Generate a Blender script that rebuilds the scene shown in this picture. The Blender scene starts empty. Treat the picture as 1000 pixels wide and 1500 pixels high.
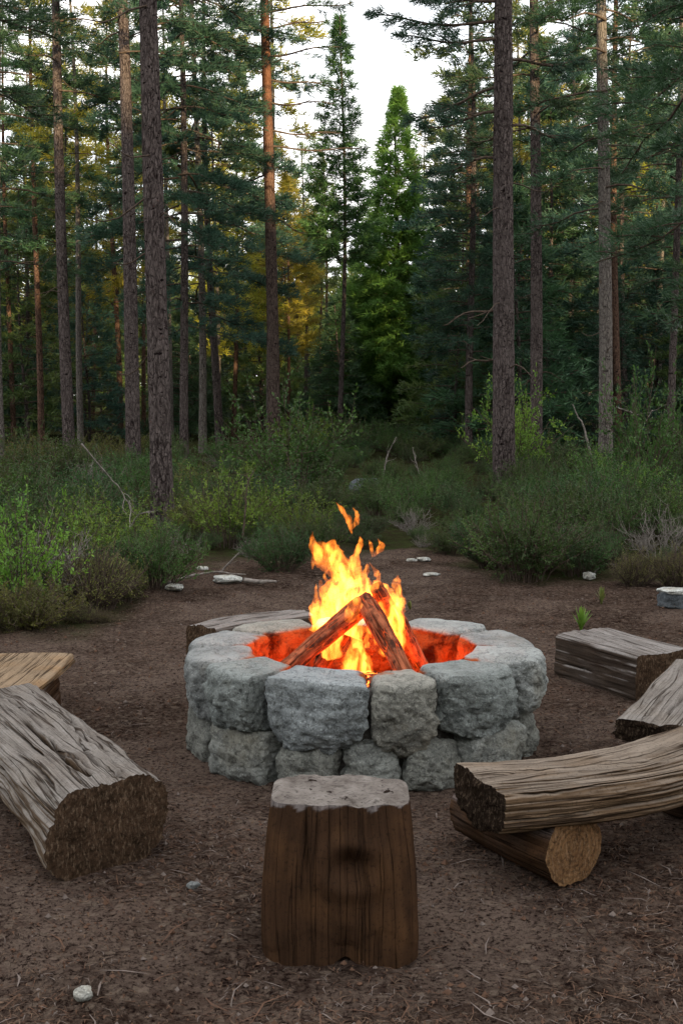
import bpy, math, random
import numpy as np
from mathutils import Vector, noise

PI = math.pi
scene = bpy.context.scene
COL = scene.collection
rnd = random.Random(7)

# ------------------------------------------------------------------ camera
CAM_Z = 1.6
F = 1800.0                       # focal length in photo pixels (photo 1000 x 1500)
PITCH = math.atan(170.0 / F)
cam_d = bpy.data.cameras.new("camera")
cam_d.sensor_fit = 'VERTICAL'; cam_d.sensor_height = 36.0; cam_d.lens = 36.0 * F / 1500.0
cam_d.clip_start = 0.05; cam_d.clip_end = 3000
cam = bpy.data.objects.new("camera", cam_d); COL.objects.link(cam)
cam.location = (0, 0, CAM_Z); cam.rotation_euler = (PI / 2 - PITCH, 0, 0)
scene.camera = cam

# ------------------------------------------------------------------ sky, sun, exposure
SUN_EL = math.radians(14.0)
SUN_AZ = math.radians(158.0)      # compass-style, from +Y towards +X: behind the camera, to the right
world = bpy.data.worlds.new("World"); scene.world = world; world.use_nodes = True
wn = world.node_tree; wn.nodes.clear()
w_out = wn.nodes.new('ShaderNodeOutputWorld'); w_bg = wn.nodes.new('ShaderNodeBackground')
w_sky = wn.nodes.new('ShaderNodeTexSky'); w_sky.sky_type = 'NISHITA'; w_sky.sun_disc = False
w_sky.sun_elevation = SUN_EL; w_sky.sun_rotation = SUN_AZ
w_sky.air_density = 1.0; w_sky.dust_density = 1.5; w_sky.ozone_density = 1.5
w_bg.inputs['Strength'].default_value = 0.15
# thin bright cloud veil over the blue
w_tc = wn.nodes.new('ShaderNodeTexCoord'); w_mp = wn.nodes.new('ShaderNodeMapping'); w_mp.inputs['Scale'].default_value = (2.2, 2.2, 5)
w_nz = wn.nodes.new('ShaderNodeTexNoise'); w_nz.inputs['Scale'].default_value = 1.6; w_nz.inputs['Detail'].default_value = 6
w_rp = wn.nodes.new('ShaderNodeMapRange'); w_rp.inputs[1].default_value = .38; w_rp.inputs[2].default_value = .62
w_rp.inputs[3].default_value = .5; w_rp.inputs[4].default_value = .95
w_mx = wn.nodes.new('ShaderNodeMix'); w_mx.data_type = 'RGBA'
w_mx.inputs[7].default_value = (7.7, 7.55, 7.4, 1)
wn.links.new(w_tc.outputs['Generated'], w_mp.inputs[0]); wn.links.new(w_mp.outputs[0], w_nz.inputs['Vector'])
wn.links.new(w_nz.outputs['Fac'], w_rp.inputs[0]); wn.links.new(w_rp.outputs[0], w_mx.inputs[0])
wn.links.new(w_sky.outputs[0], w_mx.inputs[6]); wn.links.new(w_mx.outputs[2], w_bg.inputs[0])
wn.links.new(w_bg.outputs[0], w_out.inputs[0])

sun_d = bpy.data.lights.new("sun", 'SUN'); sun_d.energy = 5.0; sun_d.angle = math.radians(0.5)
sun_d.color = (1.0, 0.76, 0.42)
sun = bpy.data.objects.new("sun", sun_d); COL.objects.link(sun)
sdir = Vector((math.sin(SUN_AZ) * math.cos(SUN_EL), math.cos(SUN_AZ) * math.cos(SUN_EL), math.sin(SUN_EL)))
sun.rotation_euler = sdir.to_track_quat('Z', 'Y').to_euler()
sun.location = (0, 0, 60)

scene.view_settings.view_transform = 'Standard'; scene.view_settings.look = 'None'
scene.view_settings.gamma = 1.0; scene.view_settings.exposure = 1.2
scene.render.engine = 'CYCLES'
cy = scene.cycles
cy.max_bounces = 6; cy.diffuse_bounces = 3; cy.glossy_bounces = 2; cy.transmission_bounces = 3
cy.transparent_max_bounces = 48; cy.sample_clamp_indirect = 4.0; cy.use_denoising = True
cy.caustics_reflective = False; cy.caustics_refractive = False

# ------------------------------------------------------------------ helpers
def ray(px, py):
    u = (px - 500.0) / F; v = (750.0 - py) / F
    return Vector((u, math.cos(PITCH) + v * math.sin(PITCH), -math.sin(PITCH) + v * math.cos(PITCH)))

def on_z(px, py, z=0.0):            # the place on a level z that the photo shows at this pixel
    d = ray(px, py); t = (z - CAM_Z) / d.z
    return Vector((d.x * t, d.y * t, z))

def at_y(px, py, y):                # the place at ground distance y seen at this pixel
    d = ray(px, py); t = y / d.y
    return Vector((d.x * t, y, CAM_Z + d.z * t))

_H = np.random.RandomState(11).rand(4096)
def _hash(ix, iy, iz):
    return _H[(ix * 73 + iy * 1531 + iz * 2917 + ((ix * iy) & 255) * 7 + ((iy ^ iz) & 127) * 13) & 4095]
def vnoise(p):
    p = np.asarray(p, float); i = np.floor(p).astype(np.int64); f = p - i; f = f * f * (3 - 2 * f)
    x, y, z = i[..., 0], i[..., 1], i[..., 2]; fx, fy, fz = f[..., 0], f[..., 1], f[..., 2]
    def L(a, b, t): return a + (b - a) * t
    c = L(L(L(_hash(x, y, z), _hash(x + 1, y, z), fx), L(_hash(x, y + 1, z), _hash(x + 1, y + 1, z), fx), fy),
          L(L(_hash(x, y, z + 1), _hash(x + 1, y, z + 1), fx), L(_hash(x, y + 1, z + 1), _hash(x + 1, y + 1, z + 1), fx), fy), fz)
    return c * 2 - 1
def fbm(p, octv=4, gain=.5):
    p = np.asarray(p, float); s = 0; a = 1.0
    for k in range(octv):
        s = s + a * vnoise(p + k * 17.3); p = p * 2.03; a *= gain
    return s

def norm(a): return a / np.maximum(np.linalg.norm(a, axis=-1, keepdims=True), 1e-9)

def make_mesh(name, verts, faces_by_n, uvs=None, matidx=None, smooth=True):
    """faces_by_n: list of int arrays (k, n); uvs per vertex (V,2); matidx: list of arrays or ints per block"""
    me = bpy.data.meshes.new(name)
    verts = np.asarray(verts, np.float32)
    me.vertices.add(len(verts)); me.vertices.foreach_set('co', verts.ravel())
    loops = np.concatenate([f.ravel() for f in faces_by_n]).astype(np.int32)
    tot = np.concatenate([np.full(len(f), f.shape[1]) for f in faces_by_n]).astype(np.int32)
    start = np.concatenate([[0], np.cumsum(tot)[:-1]]).astype(np.int32)
    me.loops.add(len(loops)); me.loops.foreach_set('vertex_index', loops)
    me.polygons.add(len(tot)); me.polygons.foreach_set('loop_start', start); me.polygons.foreach_set('loop_total', tot)
    if matidx is not None:
        mi = np.concatenate([np.full(len(f), m) if np.isscalar(m) else m for f, m in zip(faces_by_n, matidx)]).astype(np.int32)
        me.polygons.foreach_set('material_index', mi)
    me.polygons.foreach_set('use_smooth', np.full(len(tot), smooth))
    if uvs is not None:
        uvl = me.uv_layers.new(name='UVMap')
        uvl.data.foreach_set('uv', np.asarray(uvs, np.float32)[loops].ravel())
    me.update(calc_edges=True)
    return me

class G:
    """collects geometry that belongs to ONE object"""
    def __init__(self): self.v = []; self.f = []; self.m = []; self.uv = []; self.n = 0
    def add(self, v, faces, mat=0, uv=None):
        v = np.asarray(v, float).reshape(-1, 3)
        for fa in faces:
            self.f.append(np.asarray(fa, np.int64) + self.n); self.m.append(mat)
        self.v.append(v); self.uv.append(np.zeros((len(v), 2)) if uv is None else np.asarray(uv, float).reshape(-1, 2))
        self.n += len(v)
    def mesh(self, name, mats, smooth=True):
        me = make_mesh(name, np.concatenate(self.v), self.f, np.concatenate(self.uv), self.m, smooth)
        for m in mats: me.materials.append(m)
        return me
    def build(self, name, mats, parent=None, smooth=True):
        me = self.mesh(name, mats if isinstance(mats, (list, tuple)) else [mats], smooth)
        return link(name, me, parent)

def link(name, me, parent=None):
    o = bpy.data.objects.new(name, me); COL.objects.link(o)
    if parent is not None: o.parent = parent
    return o
def empty(name, loc=(0, 0, 0), rz=0.0):
    o = bpy.data.objects.new(name, None); COL.objects.link(o); o.location = loc; o.rotation_euler = (0, 0, rz)
    o.empty_display_size = .2
    return o
def tag(o, label=None, cat=None, group=None, kind=None):
    if label: o['label'] = label
    if cat: o['category'] = cat
    if group: o['group'] = group
    if kind: o['kind'] = kind
    return o
def local(o, loc):
    """move a mesh object's origin to loc while its shape stays put (mesh built in world space)"""
    me = o.data; n = len(me.vertices); a = np.empty(n * 3, np.float32); me.vertices.foreach_get('co', a)
    a = a.reshape(-1, 3) - np.asarray(loc, np.float32); me.vertices.foreach_set('co', a.ravel()); me.update()
    if o.parent is None: o.location = loc
    return o
def wear(o, fn):
    me = o.data; n = len(me.vertices); a = np.empty(n * 3, np.float32); me.vertices.foreach_get('co', a)
    nn = np.empty(n * 3, np.float32); me.vertex_normals.foreach_get('vector', nn)
    at = me.attributes.new('wear', 'FLOAT', 'POINT')
    at.data.foreach_set('value', np.clip(fn(a.reshape(-1, 3), nn.reshape(-1, 3)), 0, 1).astype(np.float32))

def grid_faces(m, n, wrap=False):
    i = np.arange(m - 1)[:, None]; j = np.arange(n if wrap else n - 1)[None, :]; j2 = (j + 1) % n
    return np.stack([i * n + j + 0 * j2, i * n + j2, (i + 1) * n + j2, (i + 1) * n + j + 0 * j2], -1).reshape(-1, 4)

def tube(g, pts, rad, n=6, mat=0, cap=True, uv0=0.0, rough=0.0, seed=0.0):
    P = np.asarray(pts, float); R = np.broadcast_to(np.asarray(rad, float), (len(P),))
    T = norm(np.gradient(P, axis=0)); ref = np.array([0, 0, 1.0]) if abs(T[:, 2]).mean() < .8 else np.array([1.0, 0, 0])
    A = norm(np.cross(T, ref)); B = np.cross(T, A)
    ph = np.arange(n) * 2 * PI / n
    dirs = A[:, None, :] * np.cos(ph)[None, :, None] + B[:, None, :] * np.sin(ph)[None, :, None]
    rr = R[:, None] * np.ones(n)
    V = P[:, None, :] + dirs * rr[..., None]
    if rough: V = V + dirs * (rough * fbm(V * 9 + seed, 3) * rr)[..., None]
    s = np.concatenate([[0], np.cumsum(np.linalg.norm(np.diff(P, axis=0), axis=1))]) + uv0
    uv = np.stack([np.repeat(s[:, None], n, 1), np.repeat((ph * R.mean())[None], len(P), 0)], -1)
    F_ = [grid_faces(len(P), n, True)]
    if cap:
        V = np.concatenate([V.reshape(-1, 3), P[:1], P[-1:]]); uv = np.concatenate([uv.reshape(-1, 2), [[0, 0], [s[-1], 0]]])
        a = len(P) * n; j = np.arange(n); k = (j + 1) % n; e = (len(P) - 1) * n
        F_.append(np.stack([np.full(n, a), k, j], -1)); F_.append(np.stack([np.full(n, a + 1), e + j, e + k], -1))
    g.add(V, F_, mat, uv)

def spline(pts, n):
    P = [Vector(p) for p in pts]; P = [P[0] * 2 - P[1]] + P + [P[-1] * 2 - P[-2]]; out = []; m = len(P) - 3
    for i in range(n):
        t = i / (n - 1) * m; k = min(int(t), m - 1); t -= k; a, b, c, d = P[k:k + 4]
        out.append(.5 * ((2 * b) + (c - a) * t + (2 * a - 5 * b + 4 * c - d) * t * t + (3 * b - a - 3 * c + d) * t ** 3))
    return np.array([tuple(v) for v in out])

# ------------------------------------------------------------------ materials
class NT:
    def __init__(s, name):
        s.m = bpy.data.materials.new(name); s.m.use_nodes = True; s.t = s.m.node_tree; s.t.nodes.clear()
        s.out = s.n('ShaderNodeOutputMaterial')
    def n(s, typ, **kw):
        x = s.t.nodes.new(typ)
        for k, v in kw.items(): setattr(x, k, v)
        return x
    def l(s, a, b): s.t.links.new(a, b)
    def co(s, kind='Object', scale=(1, 1, 1), rot=(0, 0, 0)):
        tc = s.n('ShaderNodeTexCoord'); mp = s.n('ShaderNodeMapping'); mp.inputs['Scale'].default_value = scale; mp.inputs['Rotation'].default_value = rot
        s.l(tc.outputs[kind], mp.inputs[0]); return mp.outputs[0]
    def noise(s, vec, scale, detail=5, rough=.55, dist=0.0):
        x = s.n('ShaderNodeTexNoise'); x.inputs['Scale'].default_value = scale; x.inputs['Detail'].default_value = detail
        x.inputs['Roughness'].default_value = rough; x.inputs['Distortion'].default_value = dist
        s.l(vec, x.inputs['Vector']); return x.outputs['Fac']
    def voro(s, vec, scale, feature='F1', out='Distance', rand=1.0):
        x = s.n('ShaderNodeTexVoronoi', feature=feature); x.inputs['Scale'].default_value = scale; x.inputs['Randomness'].default_value = rand
        s.l(vec, x.inputs['Vector']); return x.outputs[out]
    def ramp(s, fac, stops):
        r = s.n('ShaderNodeValToRGB'); e = r.color_ramp.elements
        while len(e) < len(stops): e.new(.5)
        for q, (p, c) in zip(e, stops):
            q.position = p; q.color = (c, c, c, 1) if isinstance(c, (int, float)) else (*c, 1)
        s.l(fac, r.inputs[0]); return r.outputs[0]
    def mix(s, fac, a, b, mode='MIX'):
        x = s.n('ShaderNodeMix', data_type='RGBA', blend_type=mode)
        for i, v in ((0, fac), (6, a), (7, b)):
            if isinstance(v, (int, float)): x.inputs[i].default_value = v
            elif isinstance(v, tuple): x.inputs[i].default_value = (*v, 1)
            else: s.l(v, x.inputs[i])
        return x.outputs[2]
    def math(s, op, a, b=0.0):
        x = s.n('ShaderNodeMath', operation=op)
        for i, v in ((0, a), (1, b)):
            if isinstance(v, (int, float)): x.inputs[i].default_value = v
            else: s.l(v, x.inputs[i])
        return x.outputs[0]
    def bump(s, h, dist, strength=1.0, prev=None):
        b = s.n('ShaderNodeBump'); b.inputs['Distance'].default_value = dist; b.inputs['Strength'].default_value = strength
        s.l(h, b.inputs['Height'])
        if prev is not None: s.l(prev, b.inputs['Normal'])
        return b.outputs[0]
    def bsdf(s, col, rough=.85, normal=None, spec=.3):
        p = s.n('ShaderNodeBsdfPrincipled')
        for k, v in (('Base Color', col), ('Roughness', rough)):
            if isinstance(v, tuple): p.inputs[k].default_value = (*v, 1)
            elif isinstance(v, (int, float)): p.inputs[k].default_value = v
            else: s.l(v, p.inputs[k])
        p.inputs['Specular IOR Level'].default_value = 0.0 if isinstance(rough, (int, float)) and rough >= .8 else spec
        if normal is not None: s.l(normal, p.inputs['Normal'])
        s.l(p.outputs[0], s.out.inputs[0]); return p

def mat_ground():
    s = NT('forest_soil'); v = s.co('Object')
    big = s.noise(v, .75, 5, .6); mid = s.noise(v, 2.2, 6, .6); fine = s.noise(v, 28, 8, .7); grit = s.voro(v, 60)
    flk = s.voro(v, 45, 'F1', 'Color')
    c = s.mix(s.ramp(mid, [(.38, 0.0), (.62, 1.0)]), (.018, .0105, .0075), (.084, .055, .042))
    c = s.mix(s.ramp(big, [(.44, 0.0), (.58, .9)]), c, (.135, .098, .080)); c = s.mix(s.ramp(s.noise(v, 1.7, 5, .6), [(.36, .75), (.48, 0.0)]), c, (.022, .012, .009))
    c = s.mix(s.ramp(fine, [(.40, 0.0), (.62, 1.0)]), c, s.mix(.65, c, (.15, .112, .088)))
    c = s.mix(s.ramp(s.noise(v, 55, 6, .8), [(.40, 1.0), (.50, 0.0)]), c, (.012, .007, .006))
    sep = s.n('ShaderNodeSeparateColor'); s.l(flk, sep.inputs[0])
    c = s.mix(s.ramp(sep.outputs[0], [(.95, 0.0), (.97, .4)]), c, (.20, .155, .12))
    # moss and leaf litter under the thicket (attribute painted from the clearing's outline)
    at = s.n('ShaderNodeAttribute', attribute_name='litter')
    lit = s.mix(s.ramp(s.noise(v, 6, 6, .7), [(.4, 0.0), (.6, 1.0)]), (.030, .024, .014), (.035, .045, .016))
    c = s.mix(at.outputs['Fac'], c, lit)
    nrm = s.bump(grit, .010, .6, s.bump(fine, .05, 1.0, s.bump(mid, .10, .8)))
    s.bsdf(c, .95, nrm, .15); return s.m

def mat_stone(name, tint=(1, 1, 1), seed=0.0, dark=1.0):
    s = NT(name); tc = s.n('ShaderNodeTexCoord'); mp = s.n('ShaderNodeMapping'); mp.inputs['Location'].default_value = (seed, seed * .7, 0)
    s.l(tc.outputs['Object'], mp.inputs[0]); v = mp.outputs[0]
    a = s.noise(v, 7, 8, .62, .4); b = s.noise(v, 60, 8, .72, .3); sp = s.noise(v, 140, 3, .6)
    T = lambda r, g, b_: (r * tint[0] * dark, g * tint[1] * dark, b_ * tint[2] * dark)
    c = s.mix(s.ramp(a, [(.32, 0.0), (.66, 1.0)]), T(.20, .212, .21), T(.42, .44, .43))
    c = s.mix(s.ramp(b, [(.36, .75), (.48, 0.0)]), c, T(.10, .108, .106))
    c = s.mix(s.ramp(sp, [(.56, 0.0), (.68, .7)]), c, T(.60, .62, .60))
    c = s.mix(s.ramp(s.noise(v, 3.1, 5, .6), [(.56, 0.0), (.70, .55)]), c, T(.26, .235, .18))
    wo = s.n('ShaderNodeAttribute', attribute_name='lightened'); c = s.mix(s.math('MULTIPLY', wo.outputs['Fac'], .62), c, T(.60, .62, .615))  # skylight on the block tops, put into the stone colour
    ht = s.n('ShaderNodeAttribute', attribute_name='fire_glow'); c = s.mix(ht.outputs['Fac'], c, s.mix(s.ramp(a, [(.36, 0.0), (.50, 1.0)]), (.09, .014, .005), (.44, .115, .035)))  # the fire's orange glow on the inner wall, painted into the stone
    rdg = s.math('ABSOLUTE', s.math('SUBTRACT', s.noise(v, 11, 7, .6, 1.2), .5))
    cr = s.ramp(rdg, [(.0, 0.0), (.018, 1.0)])
    c = s.mix(cr, s.mix(.55, c, (.05, .05, .05)), c)
    n1 = s.bump(b, .035, 1.0, s.bump(a, .06, .9)); n2 = s.bump(cr, .010, .7, n1); n3 = s.bump(sp, .006, .8, n2)
    s.bsdf(c, .9, n3, .10); return s.m

def mat_wood(name, top=(.30, .27, .25), side=(.20, .13, .075), dark=(.03, .02, .014), grain=1.0, bumpd=.004, stain=(.42, .26, .13), stain_amt=.3, contrast=1.0, checks=.85):
    """UV: u along the grain in metres, v around in metres; 'wear' attribute: silvered weathering"""
    s = NT(name); v = s.co('UV', (1.6, 120 * grain, 1)); vb = s.co('UV', (.6, 34 * grain, 1)); v3 = s.co('Object')
    g1 = s.noise(vb, 1.5, 6, .62, .15); g2 = s.noise(v, 1.6, 5, .65, .1); blot = s.noise(s.co('UV', (1.6, 8, 1)), 2.4, 5, .6, .3); sp = s.noise(v3, 90, 4, .7)
    at = s.n('ShaderNodeAttribute', attribute_name='wear')
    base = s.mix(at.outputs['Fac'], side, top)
    base = s.mix(s.ramp(s.noise(v3, 5.0, 5, .6), [(.48, 0.0), (.66, stain_amt)]), base, stain)
    c = s.mix(s.ramp(g1, [(.28, 1.0 * contrast), (.55, 0.0)]), base, s.mix(.55, base, dark))
    c = s.mix(s.ramp(g2, [(.30, .85 * contrast), (.50, 0.0)]), c, s.mix(.75, c, dark))
    c = s.mix(s.ramp(sp, [(.34, .7), (.46, 0.0)]), c, s.mix(.7, c, dark))
    crk = s.ramp(s.math('ABSOLUTE', s.math('SUBTRACT', s.noise(s.co('UV', (.4, 17, 1)), 1.2, 3, .5, .05), .5)), [(.003, 0.0), (.014, 1.0)])
    c = s.mix(s.math('MULTIPLY', s.math('SUBTRACT', 1.0, crk), checks), c, dark)
    ca = s.n('ShaderNodeAttribute', attribute_name='split'); c = s.mix(ca.outputs['Fac'], c, tuple(.5 * q for q in dark))
    c = s.mix(s.ramp(blot, [(.40, .45), (.55, 0.0)]), c, s.mix(.6, c, dark))
    nr = s.bump(crk, .008, .8, s.bump(sp, .002, .7, s.bump(g2, bumpd, .9, s.bump(g1, bumpd * 1.8, 1.0))))
    s.bsdf(c, .86, nr, .2); return s.m

def mat_endgrain(name, a=(.20, .115, .05), b=(.09, .05, .025), scale=60.0, rough=.012, rings=.0):
    s = NT(name); v = s.co('UV')
    n = s.noise(s.co('Object'), 55, 8, .8); n2 = s.noise(s.co('Object'), 9, 6, .65); n3 = s.noise(s.co('Object', (1, 1, .35)), 120, 4, .7)
    w = s.n('ShaderNodeTexWave', wave_type='RINGS', rings_direction='Z'); w.inputs['Scale'].default_value = scale * .25
    w.inputs['Distortion'].default_value = 5.0; w.inputs['Detail'].default_value = 5; w.inputs['Detail Scale'].default_value = 3.0; w.inputs['Detail Roughness'].default_value = .65
    s.l(v, w.inputs['Vector'])
    c = s.mix(s.ramp(n2, [(.35, 0.0), (.62, 1.0)]), a, b); c = s.mix(s.math('MULTIPLY', w.outputs['Fac'], rings), c, s.mix(.5, b, (.01, .008, .006)))
    c = s.mix(s.ramp(n, [(.38, .9), (.52, 0.0)]), c, s.mix(.8, c, (.01, .008, .006)))
    c = s.mix(s.ramp(n3, [(.52, 0.0), (.66, .5)]), c, s.mix(.5, a, (.35, .26, .18)))
    nr = s.bump(n3, rough * .4, .8, s.bump(n, rough, 1.0, s.bump(n2, .02, .6)))
    s.bsdf(c, .92, nr, .12); return s.m

def mat_bark(name, a=(.062, .048, .046), b=(.175, .145, .138), sc=1.0, dark=(.014, .010, .010), warm=None):
    s = NT(name); v = s.co('Object', (30 * sc, 30 * sc, 7 * sc)); v2 = s.co('Object', (1, 1, .6)); v3 = s.co('Object', (4.5, 4.5, 9.0)); v4 = s.co('Object', (70 * sc, 70 * sc, 30 * sc))
    ridge = s.noise(v, 1.0, 6, .62, .25); fine = s.noise(v4, 1.0, 4, .7); pit = s.noise(s.co('Object', (26, 26, 34)), 1.0, 3, .5)
    c = s.mix(s.ramp(ridge, [(.36, 0.0), (.62, 1.0)]), a, b)
    c = s.mix(s.ramp(fine, [(.40, .75), (.55, 0.0)]), c, s.mix(.6, a, dark))
    wv = s.n('ShaderNodeMix', data_type='VECTOR'); wv.inputs[0].default_value = .12; vv0 = s.co('Object', (24 * sc, 24 * sc, 8 * sc)); nzc = s.n('ShaderNodeTexNoise'); nzc.inputs['Scale'].default_value = .9; nzc.inputs['Detail'].default_value = 4; s.l(vv0, nzc.inputs['Vector']); s.l(vv0, wv.inputs[4]); vm = s.n('ShaderNodeVectorMath', operation='SCALE'); vm.inputs['Scale'].default_value = 8.0; s.l(nzc.outputs['Color'], vm.inputs[0]); s.l(vm.outputs[0], wv.inputs[5])
    pl = s.ramp(s.voro(wv.outputs[1], 1.0, 'DISTANCE_TO_EDGE'), [(.0, 0.0), (.13, 1.0)]); c = s.mix(s.math('MULTIPLY', s.math('SUBTRACT', 1.0, pl), .75), c, dark)
    c = s.mix(s.ramp(s.noise(v2, 2.5, 5, .6), [(.4, 0.0), (.62, .55)]), c, s.mix(.5, a, b))
    c = s.mix(s.ramp(ridge, [(.30, 1.0), (.42, 0.0)]), c, dark)
    c = s.mix(s.ramp(pit, [(.31, 1.0), (.36, 0.0)]), c, dark)
    ring = s.ramp(s.noise(v3, 1.6, 3, .6), [(.315, 1.0), (.345, 0.0)]); c = s.mix(ring, c, dark)
    if warm:                       # orange flaking upper bark of a pine
        sx = s.n('ShaderNodeSeparateXYZ'); tc = s.n('ShaderNodeTexCoord'); s.l(tc.outputs['Object'], sx.inputs[0])
        mr = s.n('ShaderNodeMapRange'); mr.inputs[1].default_value = warm[0]; mr.inputs[2].default_value = warm[1]
        s.l(s.math('ADD', sx.outputs[2], s.math('MULTIPLY', fine, 2.0)), mr.inputs[0]); c = s.mix(s.math('MULTIPLY', mr.outputs[0], .7), c, (.20, .085, .045))
    nr = s.bump(fine, .010, .8, s.bump(pl, .02, .8, s.bump(ridge, .05, 1.0)))
    s.bsdf(c, .93, nr, .12); return s.m

def mat_leaf(name, a, b, trans=.30, rough=.55, tipcol=None, seedscale=1.0):
    """a/b: darker and paler leaf pigment, mixed clump by clump and tree by tree"""
    s = NT(name); v = s.co('Object')
    n = s.noise(v, 1.4 * seedscale, 4, .6); n2 = s.noise(v, 14 * seedscale, 2)
    oi = s.n('ShaderNodeObjectInfo')
    c = s.mix(s.ramp(s.math('ADD', s.math('MULTIPLY', n, .7), s.math('MULTIPLY', n2, .3)), [(.38, 0.0), (.62, 1.0)]), a, b)
    hsv = s.n('ShaderNodeHueSaturation'); s.l(c, hsv.inputs['Color'])
    s.l(s.math('ADD', s.math('MULTIPLY', oi.outputs['Random'], .04), .48), hsv.inputs['Hue'])
    s.l(s.math('ADD', s.math('MULTIPLY', oi.outputs['Random'], .5), .75), hsv.inputs['Value'])
    col = hsv.outputs[0]
    p = s.bsdf(col, rough, None, .3)
    tr = s.n('ShaderNodeBsdfTranslucent'); s.l(col, tr.inputs[0]); mx = s.n('ShaderNodeMixShader'); mx.inputs[0].default_value = trans
    s.l(p.outputs[0], mx.inputs[1]); s.l(tr.outputs[0], mx.inputs[2]); s.l(mx.outputs[0], s.out.inputs[0]); return s.m

def mat_plain(name, a, b, scale=12, rough=.85, bumpd=.004):
    s = NT(name); v = s.co('Object'); n = s.noise(v, scale, 6, .65)
    s.bsdf(s.mix(s.ramp(n, [(.35, 0.0), (.65, 1.0)]), a, b), rough, s.bump(n, bumpd), .25); return s.m

M_soil = mat_ground()
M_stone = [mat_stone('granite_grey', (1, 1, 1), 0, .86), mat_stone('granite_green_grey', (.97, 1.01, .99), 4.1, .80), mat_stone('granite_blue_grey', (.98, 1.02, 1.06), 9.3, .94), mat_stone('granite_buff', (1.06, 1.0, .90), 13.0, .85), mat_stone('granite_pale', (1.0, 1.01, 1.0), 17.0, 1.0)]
M_stone_low = [mat_stone('granite_low', (1, .98, .90), 2.2, .72), mat_stone('granite_low_pale', (1, 1, .95), 7.7, .85)]
M_bark = mat_bark('bark_dark'); M_bark_grey = mat_bark('bark_grey', (.13, .115, .105), (.23, .205, .185), 1.0, (.04, .032, .03))
M_bark_warm = mat_bark('bark_orange_top', (.085, .062, .055), (.17, .130, .115), 1.0, (.02, .013, .012), (6.5, 10.5))
M_bark_red = mat_bark('bark_brown', (.10, .058, .042), (.20, .125, .095), 1.1)
M_twig = mat_plain('twig_wood', (.05, .036, .028), (.11, .085, .07), 20)
M_deadtwig = mat_plain('dead_grey_wood', (.10, .088, .078), (.24, .215, .195), 25)
M_pine = mat_leaf('pine_needles', (.026, .062, .030), (.062, .120, .050), .28)
M_pine_blue = mat_leaf('pine_needles_blue_green', (.024, .064, .044), (.056, .120, .076), .28)
M_fir = mat_leaf('fir_needles', (.070, .165, .034), (.140, .275, .055), .48)
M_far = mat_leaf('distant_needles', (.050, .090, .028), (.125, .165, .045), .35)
M_fargold = mat_leaf('sun_gold_needles', (.15, .16, .022), (.40, .34, .045), .5)  # gold of the low sun put into the needle colour
M_young = mat_leaf('young_conifer_needles', (.036, .090, .030), (.080, .160, .050), .30)
M_heath = mat_leaf('heath_leaves', (.022, .052, .011), (.075, .138, .026), .30)
M_heath2 = mat_leaf('heath_leaves_dark', (.017, .044, .012), (.052, .108, .026), .30)
M_olive = mat_leaf('olive_heath_leaves', (.060, .078, .014), (.150, .155, .026), .30)
M_bright = mat_leaf('bright_green_leaves', (.075, .150, .018), (.185, .275, .036), .35)
M_grass = mat_leaf('grass_blades', (.090, .110, .028), (.190, .180, .050), .35)

# ------------------------------------------------------------------ ground and hills
# outline of the trodden clearing: (photo column, ground distance of its far edge)
EDGE = [(-400, 6.6), (0, 8.2), (110, 8.6), (190, 9.6), (260, 11.2), (450, 12.2), (600, 12.8), (720, 11.2), (800, 10.7), (900, 10.9), (1000, 10.6), (1400, 9.5)]
EX = np.array([(p - 500) / F for p, _ in EDGE]); EY = np.array([y for _, y in EDGE])
def edge_y(x, y):                    # distance of the clearing's edge in the direction of (x, y)
    return np.interp(np.asarray(x) / np.maximum(np.asarray(y), .5), EX, EY)

def dense_axis(a, b, step, lo, hi, grow=1.16):
    c = list(np.arange(a, b + 1e-6, step)); s = step; x = c[-1]; up = []
    while x < hi: s *= grow; x += s; up.append(min(x, hi))
    s = step; x = a; dn = []
    while x > lo: s *= grow; x -= s; dn.append(max(x, lo))
    return np.array(dn[::-1] + c + up)
gx = dense_axis(-3.2, 3.2, .026, -900, 900); gy = dense_axis(2.4, 13.0, .034, -900, 1400)
X, Y = np.meshgrid(gx, gy)
def ground_z(x, y):
    p = np.stack([x, y, np.zeros_like(x)], -1)
    z = .034 * fbm(p * .7, 3) + .018 * fbm(p * 3.1, 4)
    pd_ = np.hypot(x - .093, y - 5.6)
    z = z * np.clip((pd_ - .5) / .9, .25, 1) * 1.0
    far = np.clip((np.hypot(x, y) - 40) / 60, 0, 1)
    return z * (1 - far)
fine = (.006 * fbm(np.stack([X * 18, Y * 18, 0 * X], -1), 3) + .006 * np.abs(vnoise(np.stack([X * 7, Y * 7, 0 * X], -1)))) * np.clip((16 - np.hypot(X, Y)) / 4, 0, 1)
Z = ground_z(X, Y) + fine
me = make_mesh('forest_ground', np.stack([X, Y, Z], -1).reshape(-1, 3), [grid_faces(len(gy), len(gx))])
me.materials.append(M_soil)
lit = np.clip((Y - edge_y(X, Y) + .5 + .6 * fbm(np.stack([X * 1.3, Y * 1.3, 0 * X], -1), 3)) / 1.0, 0, 1)
at = me.attributes.new('litter', 'FLOAT', 'POINT'); at.data.foreach_set('value', lit.ravel().astype(np.float32))
tag(link('ground', me), kind='structure')

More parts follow.
